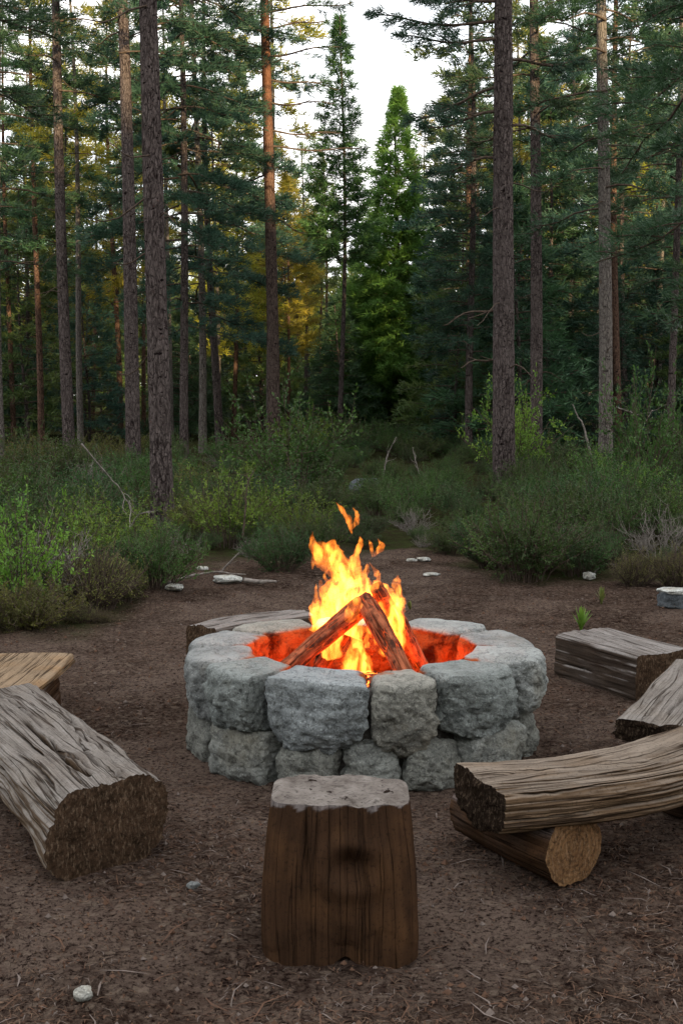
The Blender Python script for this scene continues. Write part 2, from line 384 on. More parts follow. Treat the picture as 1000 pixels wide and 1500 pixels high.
# unseen ridge added behind the viewer to keep the low sun off the clearing
hx = np.linspace(-520, 520, 90); hy = np.linspace(-260, -36, 40); HX, HY = np.meshgrid(hx, hy)
t = (HY + 260) / 224.0
HZ = -2 + (51.5 + 3 * fbm(np.stack([HX * .02, HY * .02, 0 * HX], -1), 3)) * np.sin(np.clip(t, 0, 1) * PI) ** .8 + 2.2 * fbm(np.stack([HX * .09, HY * .09, 0 * HX], -1), 3)
HZ[0] = -2; HZ[-1] = -2
me = make_mesh('sun_block_ridge', np.stack([HX, HY, HZ], -1).reshape(-1, 3), [grid_faces(40, 90)])
me.materials.append(mat_plain('ridge_green', (.030, .045, .018), (.060, .075, .030), .4))
tag(link('sun_block_ridge', me), kind='structure')

# ------------------------------------------------------------------ conifers
def blades(g, C, D, k, L, w, spread=.8, mat=0, seed=0):
    """k needle blades per tuft; C,D (n,3)"""
    r = np.random.RandomState(seed); n = len(C)
    C = np.repeat(C, k, 0); D = np.repeat(norm(D), k, 0)
    d = norm(D + spread * norm(r.randn(n * k, 3))); s = norm(np.cross(d, r.randn(n * k, 3)))
    l = L * r.uniform(.6, 1.15, (n * k, 1)); C = C + .20 * L * r.randn(n * k, 3)
    a = C - s * w * .5; b = C + s * w * .5; c = C + d * l
    V = np.stack([a, b, c], 1).reshape(-1, 3)
    g.add(V, [np.arange(n * k * 3).reshape(-1, 3)], mat)

def crown_branches(H, base, radius, n, shape, droop, rs, lean=0.0, up=.15, density=1.0, sub=10, tuft_step=.16, bare=0):
    """returns branch polylines with radii, sub twigs, and tuft positions/directions"""
    br = []; sb = []; C = []; D = []
    for i in range(n):
        f = (i + rs.rand()) / n; z = base + (H - base) * (f ** .92)
        if shape == 'cone': L = radius * (1 - f) ** .95 * rs.uniform(.72, 1.14) + .07
        elif shape == 'column': L = radius * min(1, (1 - f) * 2.2) * rs.uniform(.5, 1.1) + .1
        else: L = radius * (math.sin(PI * min(1, .22 + .80 * f)) ** .7) * rs.uniform(.45, 1.15) + .15
        az = i * 2.399 + rs.uniform(-.5, .5)
        o = np.array([math.cos(az), math.sin(az), 0.0]); side = np.array([-o[1], o[0], 0])
        m = 7; tt = np.linspace(0, 1, m)
        dr = droop * (1 - .7 * f) if shape != 'round' else droop
        bend = rs.uniform(-.18, .18)
        P = np.array([0, 0, z]) + o * (L * tt)[:, None] + side * (bend * L * tt ** 2)[:, None]
        P[:, 2] += L * (up * tt - dr * tt ** 1.6 + .25 * dr * tt ** 4) + rs.uniform(-.04, .04, m) * L * tt
        r0 = .006 + .008 * L
        br.append((P, r0 * (1 - .85 * tt) + .002))
        isbare = rs.rand() < bare * (1 - f)
        ns = max(3, int(sub * L / max(radius, .1) * rs.uniform(.7, 1.2)))
        for j in range(ns):
            u = .22 + .78 * (j + rs.rand()) / ns if shape != 'round' else .38 + .62 * (j + rs.rand()) / ns
            q = np.array([np.interp(u, tt, P[:, a]) for a in range(3)])
            sgn = 1 if j % 2 else -1
            sl = L * (.42 * (1 - u) + .16) * rs.uniform(.6, 1.2)
            ang = rs.uniform(.5, 1.05)
            dv = o * math.cos(ang) + side * sgn * math.sin(ang) + np.array([0, 0, rs.uniform(-.25, .25) - (.25 * dr if shape == 'cone' else -.1)])
            ts = np.linspace(0, 1, 4); Q = q + norm(dv) * (sl * ts)[:, None]; Q[:, 2] -= (.18 * dr) * sl * ts ** 2
            sb.append((Q, .006 + .003 * (1 - ts)))
            if isbare: continue
            nt = max(1, int(sl / tuft_step * density + rs.rand())); 
            for k in range(nt):
                if rs.rand() > min(1.0, density): continue
                tq = (k + .8) / nt; c = q + norm(dv) * (sl * tq)
                c[2] -= (.18 * dr) * sl * tq ** 2
                C.append(c + rs.randn(3) * .03); D.append(dv + np.array([0, 0, .25]))
        if not isbare:
            for k in range(max(1, int(L / tuft_step * .6))):
                u = .45 + .55 * rs.rand(); q = np.array([np.interp(u, tt, P[:, a]) for a in range(3)])
                C.append(q + rs.randn(3) * .04); D.append(o + np.array([0, 0, .3]))
    # leader
    for k in range(8): C.append(np.array([0, 0, H - k * .12])); D.append(np.array([0, 0, 1.0]))
    return br, sb, np.array(C), np.array(D)

def trunk_geo(g, H, r, rs, nseg=14, rings=40, rough=.06, flare=.35, bend=.0, mat=0, zcut=None):
    z = np.linspace(-.25, zcut or H, rings) if rings <= 60 else np.concatenate([np.linspace(-.25, 8.5, rings - 14), np.linspace(9, H, 14)])
    f = np.clip(z / H, 0, 1); R = r * (1 - .80 * f ** 1.15) * (1 + flare * np.exp(-np.maximum(z, 0) / .30)); R = np.maximum(R, .010)
    cx = bend * np.sin(f * 5.0 + rs.rand() * 6) ; cyy = bend * np.cos(f * 4.0 + rs.rand() * 6)
    cx -= cx[0]; cyy -= cyy[0]
    ph = np.arange(nseg) * 2 * PI / nseg
    V = np.stack([cx[:, None] + R[:, None] * np.cos(ph), cyy[:, None] + R[:, None] * np.sin(ph), z[:, None] + 0 * ph], -1)
    d = np.stack([np.cos(ph), np.sin(ph), 0 * ph], -1)[None]
    sd = rs.rand() * 50
    nn = fbm(np.concatenate([V[..., :2] * 9 / max(r, .05) * .16, V[..., 2:] * 2.2], -1) + sd, 3) * .6 + (vnoise(np.concatenate([V[..., :2] * 26, V[..., 2:] * 9], -1) + sd) if rings > 60 else 0) * .5
    V = V + d * (rough * nn * R[:, None])[..., None]
    s = z[:, None] + 0 * ph
    g.add(V, [grid_faces(len(z), nseg, True)], mat, np.stack([s, 0 * s + ph * r], -1))

def conifer(seed, H=18, r=.16, base=5, radius=2.2, n=60, shape='round', droop=.35, up=.15, density=1.0, sub=10, k=17, L=.16, w=.014,
            tstep=.16, needle=None, bark=None, stubs=0, trunk=dict(), spread=.85, bare=0, branches=None):
    rs = np.random.RandomState(seed)
    tg = G(); trunk_geo(tg, H, r, rs, **trunk)
    br, sb, C, D = crown_branches(H, base, radius, n, shape, droop, rs, up=up, density=density, sub=sub, tuft_step=tstep, bare=bare)
    for P, R in br: tube(tg, P, R, 5, 1, False)
    for P, R in sb: tube(tg, P, R, 3, 1, False)
    for i in range(stubs):              # dead snags on the bare bole
        z = rs.uniform(1.2, base + 1.5); az = rs.uniform(0, 2 * PI); Ls = rs.uniform(.15, .9)
        o = np.array([math.cos(az), math.sin(az), rs.uniform(-.3, .3)]); tt = np.linspace(0, 1, 5)
        P = np.array([0, 0, z]) + o * (Ls * tt + .6 * r)[:, None]; P[:, 2] += .15 * Ls * np.sin(tt * 4 + rs.rand() * 3)
        tube(tg, P, .011 * (1 - .8 * tt) + .002, 4, 1, False)
    if branches:
        for b in branches:              # (z, azimuth, length, rise)
            tt = np.linspace(0, 1, 8); o = np.array([math.cos(b[1]), math.sin(b[1]), 0])
            P = np.array([0, 0, b[0]]) + o * (b[2] * tt)[:, None]; P[:, 2] += b[3] * b[2] * tt ** 1.4 + .05 * np.sin(tt * 7 + b[0])
            tube(tg, P, .026 * (1 - .8 * tt) + .004, 6, 1, False)
            nb = 9 if len(b) < 5 else b[4]
            C2 = []; D2 = []
            for j in range(nb):
                u = .3 + .7 * j / max(nb - 1, 1); q = np.array([np.interp(u, tt, P[:, a]) for a in range(3)]); sd = rs.choice([-1, 1])
                dv = norm(o + np.array([-o[1], o[0], 0]) * sd * rs.uniform(.4, 1.1) + np.array([0, 0, rs.uniform(-.5, .35)]))
                sl = .75 * (1.15 - u) * min(1, b[2] / 1.5) * rs.uniform(.6, 1.2); ts = np.linspace(0, 1, 5)
                Q = q + dv * (sl * ts)[:, None]; Q[:, 2] += .08 * ts ** 2 * sl
                tube(tg, Q, .009 * (1 - .7 * ts) + .002, 4, 1, False)
                if len(b) > 5 and rs.rand() < b[5]: continue
                for kk in range(3):
                    C2.append(q + dv * sl * (.55 + .22 * kk)); D2.append(dv + np.array([0, 0, .1]))
            if C2: C = np.concatenate([C, C2]); D = np.concatenate([D, D2])
    cg = G(); blades(cg, C, D, k, L, w, spread, 0, seed)
    tm = tg.mesh('trunk', [bark or M_bark, M_twig]); cm = cg.mesh('crown', [needle or M_pine], smooth=False)
    return tm, cm, len(C) * k

def place_tree(name, meshes, loc, rz=0.0, tilt=(0, 0), sc=1.0, label=None, cat='tree', group=None, scz=None):
    e = empty(name, loc, rz); e.rotation_euler = (tilt[0], tilt[1], rz); e.scale = (sc, sc, scz or sc)
    link('trunk', meshes[0], e); link('crown', meshes[1], e)
    tag(e, label, cat, group); return e

TRIS = 0
def ground_at(px, Y_): return Vector(((px - 500) / F * Y_ / (math.cos(PITCH) + (750 - 700) / F * math.sin(PITCH)) , Y_, 0))

def listed(name, px, Yd, px_top, wpx, label, cat='tree', **kw):
    """px: column of the trunk's foot, px_top: its column at the photo's top edge, wpx: its width low down in photo pixels"""
    global TRIS
    c = math.cos(PITCH)
    foot = at_y(px, 690, Yd); top = at_y(px_top, 0, Yd)
    tilt = math.atan2(top.x - foot.x, top.z)
    r = wpx / F * Yd / 2
    m = conifer(r=r * 1.0, **kw); TRIS += m[2]
    return place_tree(name, m[:2], (foot.x, Yd, -.02), 0, (0, tilt), 1, label, cat)

BIG = dict(nseg=40, rings=230, rough=.07, flare=.16, bend=.05)
MED = dict(nseg=18, rings=60, rough=.06, flare=.22, bend=.07)
THN = dict(nseg=9, rings=34, rough=.05, flare=.2, bend=.09)

listed('pine_tree', 238, 14.8, 225, 33, 'thickest trunk on the left, grey-brown bark, at the front of the thicket', 'pine tree', seed=1, H=19, base=7.6, radius=2.4, n=46, needle=M_pine, trunk=BIG, stubs=10, k=19, L=.15, w=.012)
listed('pine_tree', 738, 20.5, 743, 33, 'thickest trunk on the right, dark scaly bark with horizontal ridges', 'pine tree', seed=2, H=22, base=8.0, radius=2.9, n=48, needle=M_pine_blue, trunk=BIG, stubs=8, k=19, L=.17, w=.014,
       branches=[(7.6, 3.0, 2.2, .10, 16), (7.3, 3.5, 1.9, -.05, 13), (6.6, 2.8, 1.7, -.28, 12), (6.2, 3.3, 1.4, -.22, 10), (5.5, 3.05, 1.2, -.2, 9), (7.9, 3.3, 1.7, .2, 12), (7.0, .2, 1.3, .05, 10), (6.0, .4, 1.2, -.1, 9), (8.1, 2.6, 1.6, .1, 12), (3.1, 3.05, .95, -.28, 4, 1.0), (2.3, 3.2, .7, -.3, 3, 1.0)])
listed('pine_tree', 103, 29, 82, 18, 'tall dark trunk near the left edge, left of two thicker trunks', 'pine tree', seed=3, H=21, base=8.4, radius=2.3, n=44, needle=M_pine, trunk=MED, stubs=10, k=17, L=.20, w=.02)
listed('pine_tree', 196, 27, 172, 22, 'tall dark trunk just left of the thickest left trunk', 'pine tree', seed=4, H=21, base=8.6, radius=2.2, n=40, needle=M_pine_blue, trunk=MED, stubs=9, k=17, L=.20, w=.02)
listed('pine_tree', 402, 32, 394, 19, 'straight pine left of centre, orange-brown upper trunk and bare upper branches', 'pine tree', seed=5, H=23, base=13.2, radius=2.2, n=30, needle=M_pine, bark=M_bark_warm, trunk=MED, stubs=10, k=15, L=.2, w=.02,
       branches=[(11.3, .1, 2.1, .12, 11, .35), (10.9, .3, 1.5, .2, 9, .5), (10.2, -.1, 2.0, .10, 11, .4), (9.6, .15, 1.7, -.1, 8, .75), (9.0, -.2, 1.6, -.05, 8, .9), (8.3, .1, 1.7, -.02, 8, .9), (7.9, 0.0, 2.3, -.03, 9, .9), (8.8, 3.2, 1.0, .1, 7, .8), (7.2, 2.9, 1.1, -.1, 7, .8), (6.1, .2, .9, -.4, 5, 1.0), (10.4, 3.1, 1.1, .15, 8, .6)])
listed('pine_tree', 270, 30, 256, 13, 'dark trunk hung with drooping branches, just right of the thickest left trunk', 'pine tree', seed=6, H=17, base=3.3, radius=2.7, n=78, droop=.55, needle=M_pine_blue, trunk=THN, k=19, L=.21, w=.022, density=1.15, sub=12)
listed('pine_tree', 297, 34, 286, 12, 'pine with dark tiered branches, second trunk right of the thickest left trunk', 'pine tree', seed=7, H=17.5, base=3.2, radius=2.8, n=84, droop=.5, needle=M_pine_blue, trunk=THN, k=19, L=.22, w=.024, density=1.15, sub=12, bark=M_bark_grey)
listed('spruce_tree', 497, 38, 497, 8, 'tall narrow conifer with a pointed top in the middle, left of two pointed conifers', 'conifer', seed=8, H=12.9, base=5.6, radius=1.2, n=120, shape='cone', droop=.25, up=.42, needle=M_young, trunk=THN, k=19, L=.24, w=.026, density=1.1, sub=10, tstep=.18)
listed('fir_tree', 580, 48, 583, 9, 'bright green fir full to the ground with a golden top, right of two pointed conifers', 'fir tree', seed=9, H=13.2, base=.4, radius=3.0, n=360, shape='cone', droop=.15, up=.35, needle=M_fir, trunk=THN, k=16, L=.28, w=.040, density=1.1, sub=12, tstep=.20)
listed('pine_tree', 686, 31, 680, 12, 'dark conical pine whose dense crown fills the space left of the thickest right trunk', 'pine tree', seed=10, H=12.6, base=2.6, radius=1.45, n=110, shape='cone', droop=.35, up=.25, needle=M_pine_blue, trunk=THN, k=17, L=.20, w=.022, density=1.05, sub=11)
listed('pine_tree', 784, 27, 786, 19, 'grey-brown trunk just right of the thickest right trunk', 'pine tree', seed=11, H=21, base=6.9, radius=2.5, n=54, needle=M_pine, trunk=MED, stubs=8, k=17, L=.19, w=.02)
listed('pine_tree', 886, 25, 886, 21, 'pale grey trunk in the right third with dark foliage halfway up', 'pine tree', seed=12, H=20, base=4.9, radius=2.3, n=64, droop=.5, needle=M_pine, bark=M_bark_grey, trunk=MED, stubs=5, k=17, L=.19, w=.02)
listed('pine_tree', 829, 40, 832, 8, 'thin dark trunk midway between the pale grey trunk and the one left of it', 'pine tree', seed=13, H=16, base=5.0, radius=1.9, n=62, needle=M_pine, trunk=THN, k=15, L=.24, w=.03)
listed('pine_tree', 906, 33, 903, 12, 'reddish brown trunk close behind the pale grey trunk', 'pine tree', seed=14, H=19, base=5.4, radius=2.4, n=66, needle=M_pine_blue, bark=M_bark_red, trunk=THN, k=16, L=.22, w=.025)
listed('pine_tree', 980, 28, 984, 12, 'dark slender trunk nearest the right edge of the forest', 'pine tree', seed=15, H=18, base=3.9, radius=2.4, n=72, droop=.5, needle=M_pine, trunk=THN, k=17, L=.20, w=.022)
listed('pine_tree', 62, 38, 50, 10, 'slim brown trunk third from the left edge', 'pine tree', seed=16, H=17, base=5.4, radius=2.1, n=60, needle=M_pine, bark=M_bark_red, trunk=THN, k=15, L=.23, w=.028)
listed('pine_tree', 22, 42, 6, 8, 'slim brown trunk second from the left edge', 'pine tree', seed=17, H=16, base=5.2, radius=2.0, n=56, needle=M_far, bark=M_bark_red, trunk=THN, k=15, L=.24, w=.03)
listed('pine_tree', 4, 31, -12, 10, 'slim grey trunk at the very left edge', 'pine tree', seed=18, H=17, base=4.9, radius=2.3, n=62, needle=M_pine, bark=M_bark_grey, trunk=THN, k=16, L=.22, w=.025)
listed('pine_tree', 320, 46, 314, 7, 'thin pale trunk midway between the drooping pines and the orange-topped pine', 'pine tree', seed=19, H=15, base=6.0, radius=1.7, n=52, needle=M_far, bark=M_bark_grey, trunk=THN, k=16, L=.25, w=.032)
# the near pine just outside the frame, whose long hanging boughs reach in at the upper right
m = conifer(seed=20, H=15, r=.15, base=2.7, radius=2.3, n=80, droop=.75, needle=M_pine, trunk=MED, k=26, L=.17, w=.012, density=1.2, sub=13, tstep=.13)
place_tree('pine_tree', m[:2], (4.25, 12.0, 0), 0, (0, -.01), 1, 'near pine at the right edge, only its dark drooping boughs reaching into the upper right', 'pine tree')
m = conifer(seed=21, H=14, r=.14, base=5.2, radius=2.1, n=50, droop=.45, needle=M_pine, trunk=MED, k=24, L=.16, w=.013, density=1.0, sub=12, tstep=.14)
place_tree('pine_tree', m[:2], (-5.75, 16.6, 0), 0, (0, .0), 1, 'near pine at the left edge, its boughs reaching into the upper left', 'pine tree')

# ---- protos for the forest behind
FAR = dict(nseg=7, rings=16, rough=.04, flare=.15, bend=.10)
far_p = [conifer(seed=40 + i, H=[16, 18, 15][i], r=.12, base=[7.5, 9.0, 6.5][i], radius=1.7, n=[46, 44, 48][i], droop=.35, needle=M_far if i != 1 else M_fargold, bark=[M_bark_red, M_bark_grey, M_bark][i], trunk=FAR, k=12, L=.34, w=.045, sub=7, tstep=.26) for i in range(3)]
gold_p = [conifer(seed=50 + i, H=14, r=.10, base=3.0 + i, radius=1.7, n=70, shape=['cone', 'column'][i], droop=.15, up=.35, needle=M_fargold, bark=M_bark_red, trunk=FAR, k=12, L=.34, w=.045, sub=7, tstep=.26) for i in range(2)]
dark_p = [conifer(seed=60 + i, H=13, r=.10, base=2.0 + i, radius=2.1, n=84, shape=['cone', 'round'][i], droop=.4, up=.2, needle=M_pine_blue if i else M_pine, bark=M_bark, trunk=FAR, k=15, L=.28, w=.04, sub=8, tstep=.25) for i in range(2)]
yng_p = [conifer(seed=70 + i, H=5.0 + i, r=.05, base=.25, radius=1.7, n=64, shape='cone', droop=.3, up=.2, needle=[M_pine, M_pine_blue, M_far][i], bark=M_bark, trunk=FAR, k=15, L=.24, w=.032, sub=8, tstep=.2) for i in range(3)]
rr = random.Random(5)
taken = []
def free(x, y, d):
    for a, b in taken:
        if (a - x) ** 2 + (b - y) ** 2 < d * d: return False
    taken.append((x, y)); return True
def region(px):
    return 'left' if px < 330 else ('centre' if px < 680 else 'right')
LAB = {('far', 'left'): 'tall thin pine with a high open crown, deep in the left of the forest', ('far', 'centre'): 'thin distant pine with an open crown, far behind the middle of the clearing',
       ('far', 'right'): 'tall thin pine with a high open crown, deep in the right of the forest',
       ('gold', 'left'): 'distant conifer with a sunlit golden crown in the left of the forest', ('gold', 'centre'): 'distant conifer with a sunlit golden crown near the middle of the forest', ('gold', 'right'): 'distant conifer with a sunlit golden crown in the right of the forest',
       ('dark', 'left'): 'dense dark green conifer in the left background', ('dark', 'centre'): 'dense dark green conifer in the central background', ('dark', 'right'): 'dense dark green conifer in the right background',
       ('young', 'left'): 'young bushy conifer under the tall pines on the left', ('young', 'centre'): 'young bushy conifer under the trees in the middle', ('young', 'right'): 'young bushy conifer under the tall pines on the right'}
GRP = {'far': 'thin distant pines', 'gold': 'golden sunlit conifers', 'dark': 'dark background conifers', 'young': 'young conifers under the pines'}
def forest(kind, protos, n, y0, y1, px0, px1, s0, s1, d, nm):
    c = 0; tries = 0
    while c < n and tries < n * 30:
        tries += 1
        y = rr.uniform(y0, y1); px = rr.uniform(px0, px1); x = (px - 500) / F * y
        if 520 < px < 650 and y < 52: continue
        if 430 < px < 670 and y < 52 and kind != 'young': continue
        if not free(x, y, d): continue
        s = rr.uniform(s0, s1)
        if 400 < px < 680: s *= .80
        reg = region(px)
        place_tree(nm, protos[c % len(protos)][:2], (x, y, 0), rr.uniform(0, 6.28), (rr.uniform(-.02, .02), rr.uniform(-.02, .02)), s, LAB[(kind, reg)], 'conifer', GRP[kind] + ' in the ' + reg)
        c += 1
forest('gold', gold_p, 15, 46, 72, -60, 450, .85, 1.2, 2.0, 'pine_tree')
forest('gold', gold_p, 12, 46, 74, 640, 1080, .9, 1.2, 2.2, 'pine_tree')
forest('far', far_p, 30, 36, 80, -140, 500, .75, 1.1, 1.3, 'pine_tree')
forest('far', far_p, 20, 36, 80, 600, 1140, .75, 1.1, 1.3, 'pine_tree')
forest('dark', dark_p, 18, 36, 60, 640, 1150, .85, 1.15, 2.4, 'pine_tree')
forest('dark', dark_p, 6, 40, 62, -150, 380, .65, .9, 2.4, 'pine_tree')
forest('dark', dark_p, 8, 58, 80, 380, 660, .75, .95, 2.4, 'pine_tree')
forest('young', yng_p, 18, 40, 62, -140, 470, .6, 1.25, 1.8, 'young_conifer')
forest('young', yng_p, 14, 44, 66, 440, 680, .8, 1.3, 1.8, 'young_conifer')
forest('young', yng_p, 26, 32, 58, 620, 1150, .7, 1.35, 1.8, 'young_conifer')

# far wood that closes the view: nobody could count it
g = G(); tg = G(); rs = np.random.RandomState(3)
for i in range(1):
    xs = rs.uniform(-75, 75, 420); ys = rs.uniform(88, 130, 420); hs = rs.uniform(9, 14, 420) * np.where(abs(xs / ys) < .1, .85, 1.0)
    C = []; 
    for x, y, h in zip(xs, ys, hs):
        m_ = 110; f = rs.rand(m_) ** .8; az = rs.rand(m_) * 6.28; rad = 2.3 * (1 - f) ** .8 * rs.rand(m_) ** .5
        C.append(np.stack([x + rad * np.cos(az), y + rad * np.sin(az), .3 + f * h], -1))
    C = np.concatenate(C); D = rs.randn(len(C), 3) * .6 + [0, 0, .3]
    blades(g, C, D, 5, .95, .24, .9, 0, 5)
o = g.build('far_wood', M_far, smooth=False); tag(o, 'distant wood closing the view behind the pines', 'forest', kind='stuff')

# ------------------------------------------------------------------ shrubs
def leaves(g, C, D, L, w, rs, mat=0, flat=.6):
    n = len(C); d = norm(D + flat * rs.randn(n, 3)); s = norm(np.cross(d, rs.randn(n, 3))); l = L * rs.uniform(.55, 1.2, (n, 1)); ww = w * rs.uniform(.7, 1.2, (n, 1))
    V = np.stack([C, C + d * l * .5 + s * ww * .5, C + d * l, C + d * l * .5 - s * ww * .5], 1).reshape(-1, 3)
    g.add(V, [np.arange(n * 4).reshape(-1, 4)], mat)

def shrub(seed, H=.9, R=.6, stems=42, sub=6, leaf=(.035, .012), per=16, leafmat=None, stemmat=None, upright=.5, wander=.12):
    rs = np.random.RandomState(seed); sg = G(); C = []; D = []
    for i in range(stems):
        az = rs.rand() * 6.28; q = math.sqrt(rs.rand()); b = np.array([math.cos(az), math.sin(az), 0]) * q * R * .35
        h = H * (1 - .45 * q * q) * rs.uniform(.65, 1.1); out = np.array([math.cos(az), math.sin(az), 0]) * q * R * .75
        tt = np.linspace(0, 1, 6)
        P = b + out * (tt ** (1.0 + upright))[:, None] + np.array([0, 0, 1]) * (h * tt)[:, None] + np.cumsum(rs.randn(6, 3), 0) * wander * .12 * H * tt[:, None]
        P[0, 2] = -.03
        tube(sg, P, .0055 * (1 - .7 * tt) + .0012, 4, 0, False)
        for j in range(sub):
            u = rs.uniform(.22, 1.0); p = np.array([np.interp(u, tt, P[:, a]) for a in range(3)]); dv = norm(rs.randn(3) * .75 + out * .8 + np.array([0, 0, .75]))
            sl = H * rs.uniform(.14, .30); ts = np.linspace(0, 1, 4); Q = p + dv * (sl * ts)[:, None] + np.array([0, 0, .25 * sl]) * (ts ** 2)[:, None]
            tube(sg, Q, .0028 * (1 - .6 * ts) + .0008, 3, 0, False)
            m_ = per; uu = rs.uniform(.1, 1.05, m_)
            C.append(p + dv * (sl * uu)[:, None] + np.array([0, 0, .25 * sl]) * (uu ** 2)[:, None] + rs.randn(m_, 3) * .012 * H); D.append(np.repeat(dv[None], m_, 0))
    sm = sg.mesh('stems', [stemmat or M_twig]); lm = None
    if per: 
        g = G(); leaves(g, np.concatenate(C), np.concatenate(D), leaf[0], leaf[1], rs); lm = g.mesh('foliage', [leafmat], smooth=False)
    return sm, lm
def place_shrub(name, m, loc, rz, sc, label, cat='shrub', group=None, scz=None):
    e = empty(name, loc, rz); e.scale = (sc, sc, scz or sc); link('stems', m[0], e)
    if m[1]: link('foliage', m[1], e)
    tag(e, label, cat, group); return e

heath = [shrub(100, 1.0, .75, 44, 8, (.042, .019), 22, M_heath), shrub(101, .9, .8, 44, 8, (.040, .018), 22, M_heath2), shrub(102, 1.05, .7, 44, 7, (.045, .016), 20, M_olive, upright=.3)]
heath_fine = [shrub(103, .7, .6, 60, 9, (.026, .010), 28, M_heath2), shrub(104, .7, .62, 60, 9, (.028, .011), 28, M_heath)]
broad = [shrub(105, 1.0, .7, 34, 6, (.045, .021), 20, M_bright, wander=.3), shrub(106, 1.2, .65, 30, 6, (.050, .024), 18, M_heath, wander=.3)]
bare = [shrub(107, .6, .5, 46, 9, per=0, stemmat=M_deadtwig, wander=.7), shrub(108, 1.0, .6, 30, 8, per=0, stemmat=M_deadtwig, wander=.5)]
reed = shrub(109, .55, .42, 150, 3, (.030, .006), 12, M_grass, upright=.25, wander=.05)
olive_front = shrub(110, .6, .48, 90, 8, (.024, .008), 24, M_olive)

HP = [(-300, .82), (0, .82), (220, .76), (330, .72), (430, .74), (520, .62), (600, .60), (720, .58), (780, .66), (860, .74), (1000, .82), (1300, .9)]
hpx = [a for a, _ in HP]; hph = [b for _, b in HP]
SP = []
def sfree(x, y, d):
    for a, b in SP:
        if (a - x) ** 2 + (b - y) ** 2 < d * d: return False
    SP.append((x, y)); return True
def sregion(px):
    if px < 215: return 'left of the left trunk', 'left'
    if px < 470: return 'between left trunk and fire', 'left centre'
    if px < 720: return 'between fire and right trunk', 'right centre'
    return 'right of the right trunk', 'right'
cnt = 0
for layer, (n, lo, hi, dmin) in enumerate([(96, .25, 2.4, .52), (90, 2.2, 7.5, .80), (72, 7.5, 18, 1.0), (34, 16, 30, 1.1)]):
    c = 0; tries = 0
    while c < n and tries < n * 60:
        tries += 1
        px = rr.uniform(-110, 1110) if layer < 3 else rr.uniform(450, 720); e = float(np.interp((px - 500) / F, EX, EY)); y = e + rr.uniform(lo, hi); x = (px - 500) / F * y
        if abs(px - 515) < 20 and lo < 1 : pass
        if not sfree(x, y, dmin): continue
        h = float(np.interp(px, hpx, hph)) * rr.uniform(.55, 1.18) * [.62, .88, 1.0, 1.5][layer]
        if layer == 2 and 490 < px < 720: h *= .7
        t_ = rr.random(); dark = 470 < px < 730
        if t_ < .05: pr, lb, nm, ct = bare[rr.randrange(2)], 'leafless grey-brown bush', 'dead_shrub', 'dead bush'
        elif t_ < .30 and not dark: pr, lb, nm, ct = broad[rr.randrange(2)], 'broad-leaved bright green bush', 'leafy_shrub', 'shrub'
        elif t_ < .44 and px < 500: pr, lb, nm, ct = heath[2], 'olive-yellow heath bush', 'heath_shrub', 'shrub'
        elif layer == 0: pr, lb, nm, ct = heath_fine[rr.randrange(2)], 'low fine-leaved heath bush', 'heath_shrub', 'shrub'
        else: pr, lb, nm, ct = heath[rr.randrange(2)], 'green heath bush', 'heath_shrub', 'shrub'
        w_, gname = sregion(px)
        where = ['at the clearing edge ', 'inside the thicket ', 'at the back of the thicket ', 'under the far conifers '][layer]
        place_shrub(nm, pr, (x, y, 0), rr.uniform(0, 6.28), h * rr.uniform(1.0, 1.25), lb + ' ' + where + w_, ct, lb + 'es, ' + where + gname, scz=h)
        c += 1
    cnt += c
print('shrubs', cnt)

# bushes that stand out at the near edge
def single(name, pr, px, py, s, label, cat='shrub', rz=0.0, scz=None):
    p = on_z(px, py); return place_shrub(name, pr, p, rz, s, label, cat, None, scz)
single('leafy_shrub', broad[0], 28, 905, .72, 'tall yellow-green leafy bush nearest the left edge of the clearing', rz=.4, scz=.82)
single('leafy_shrub', broad[0], 128, 845, .62, 'bright yellow-green leafy bush behind the twiggy dead bush', rz=2.1, scz=.66)
single('heath_shrub', olive_front, 40, 925, .75, 'low olive bush at the left edge, closest of all bushes', rz=1.0, scz=.55)
single('heath_shrub', olive_front, 178, 880, .45, 'small dark olive bush between the grassy clump and the clearing', rz=3.0)
single('grass_clump', reed, 140, 893, .85, 'rounded yellow-green grassy clump right of the dead twiggy bush', 'grass clump')
single('grass_clump', reed, 118, 915, .30, 'small grass tuft in front of the rounded grassy clump', 'grass tuft', rz=1.4)
single('grass_clump', reed, 150, 916, .20, 'tiny yellow tuft beside the small grass tuft on the left', 'grass tuft', rz=2.4)
single('dead_shrub', bare[0], 90, 888, .82, 'rounded leafless grey-brown twiggy bush beside the grassy clump', 'dead bush')
single('heath_shrub', heath_fine[1], 232, 862, .70, 'green bush in front of the thickest left trunk', rz=.7)
single('heath_shrub', heath_fine[0], 412, 838, .60, 'low brownish green bush behind the flames to the left', rz=2.7)
single('heath_shrub', heath_fine[1], 765, 848, .95, 'large rounded heath bush bulging into the clearing on the right', rz=1.7, scz=.95)
single('heath_shrub', heath_fine[0], 725, 830, .72, 'heath bush left of the large rounded one on the right', rz=.2)
single('heath_shrub', heath_fine[0], 848, 842, .62, 'heath bush behind the small pale rock on the right', rz=4.2)
single('grass_clump', reed, 930, 860, .55, 'grassy green clump at the right side of the clearing', 'grass clump', rz=.4)
single('grass_clump', reed, 992, 862, .62, 'grassy green clump behind the pale-topped stone at the right edge', 'grass clump', rz=1.4)
single('leafy_shrub', broad[1], 430, 735, 1.4, 'tall leafy bush standing left of the flames in front of the orange-topped pine', rz=2.4)
single('leafy_shrub', broad[0], 760, 705, 1.35, 'bright green sapling right beside the thickest right trunk', rz=1.1, scz=1.75)
single('young_conifer', broad[1], 938, 725, 1.1, 'light green sapling rising above the bushes on the right', rz=5.1, scz=1.75)
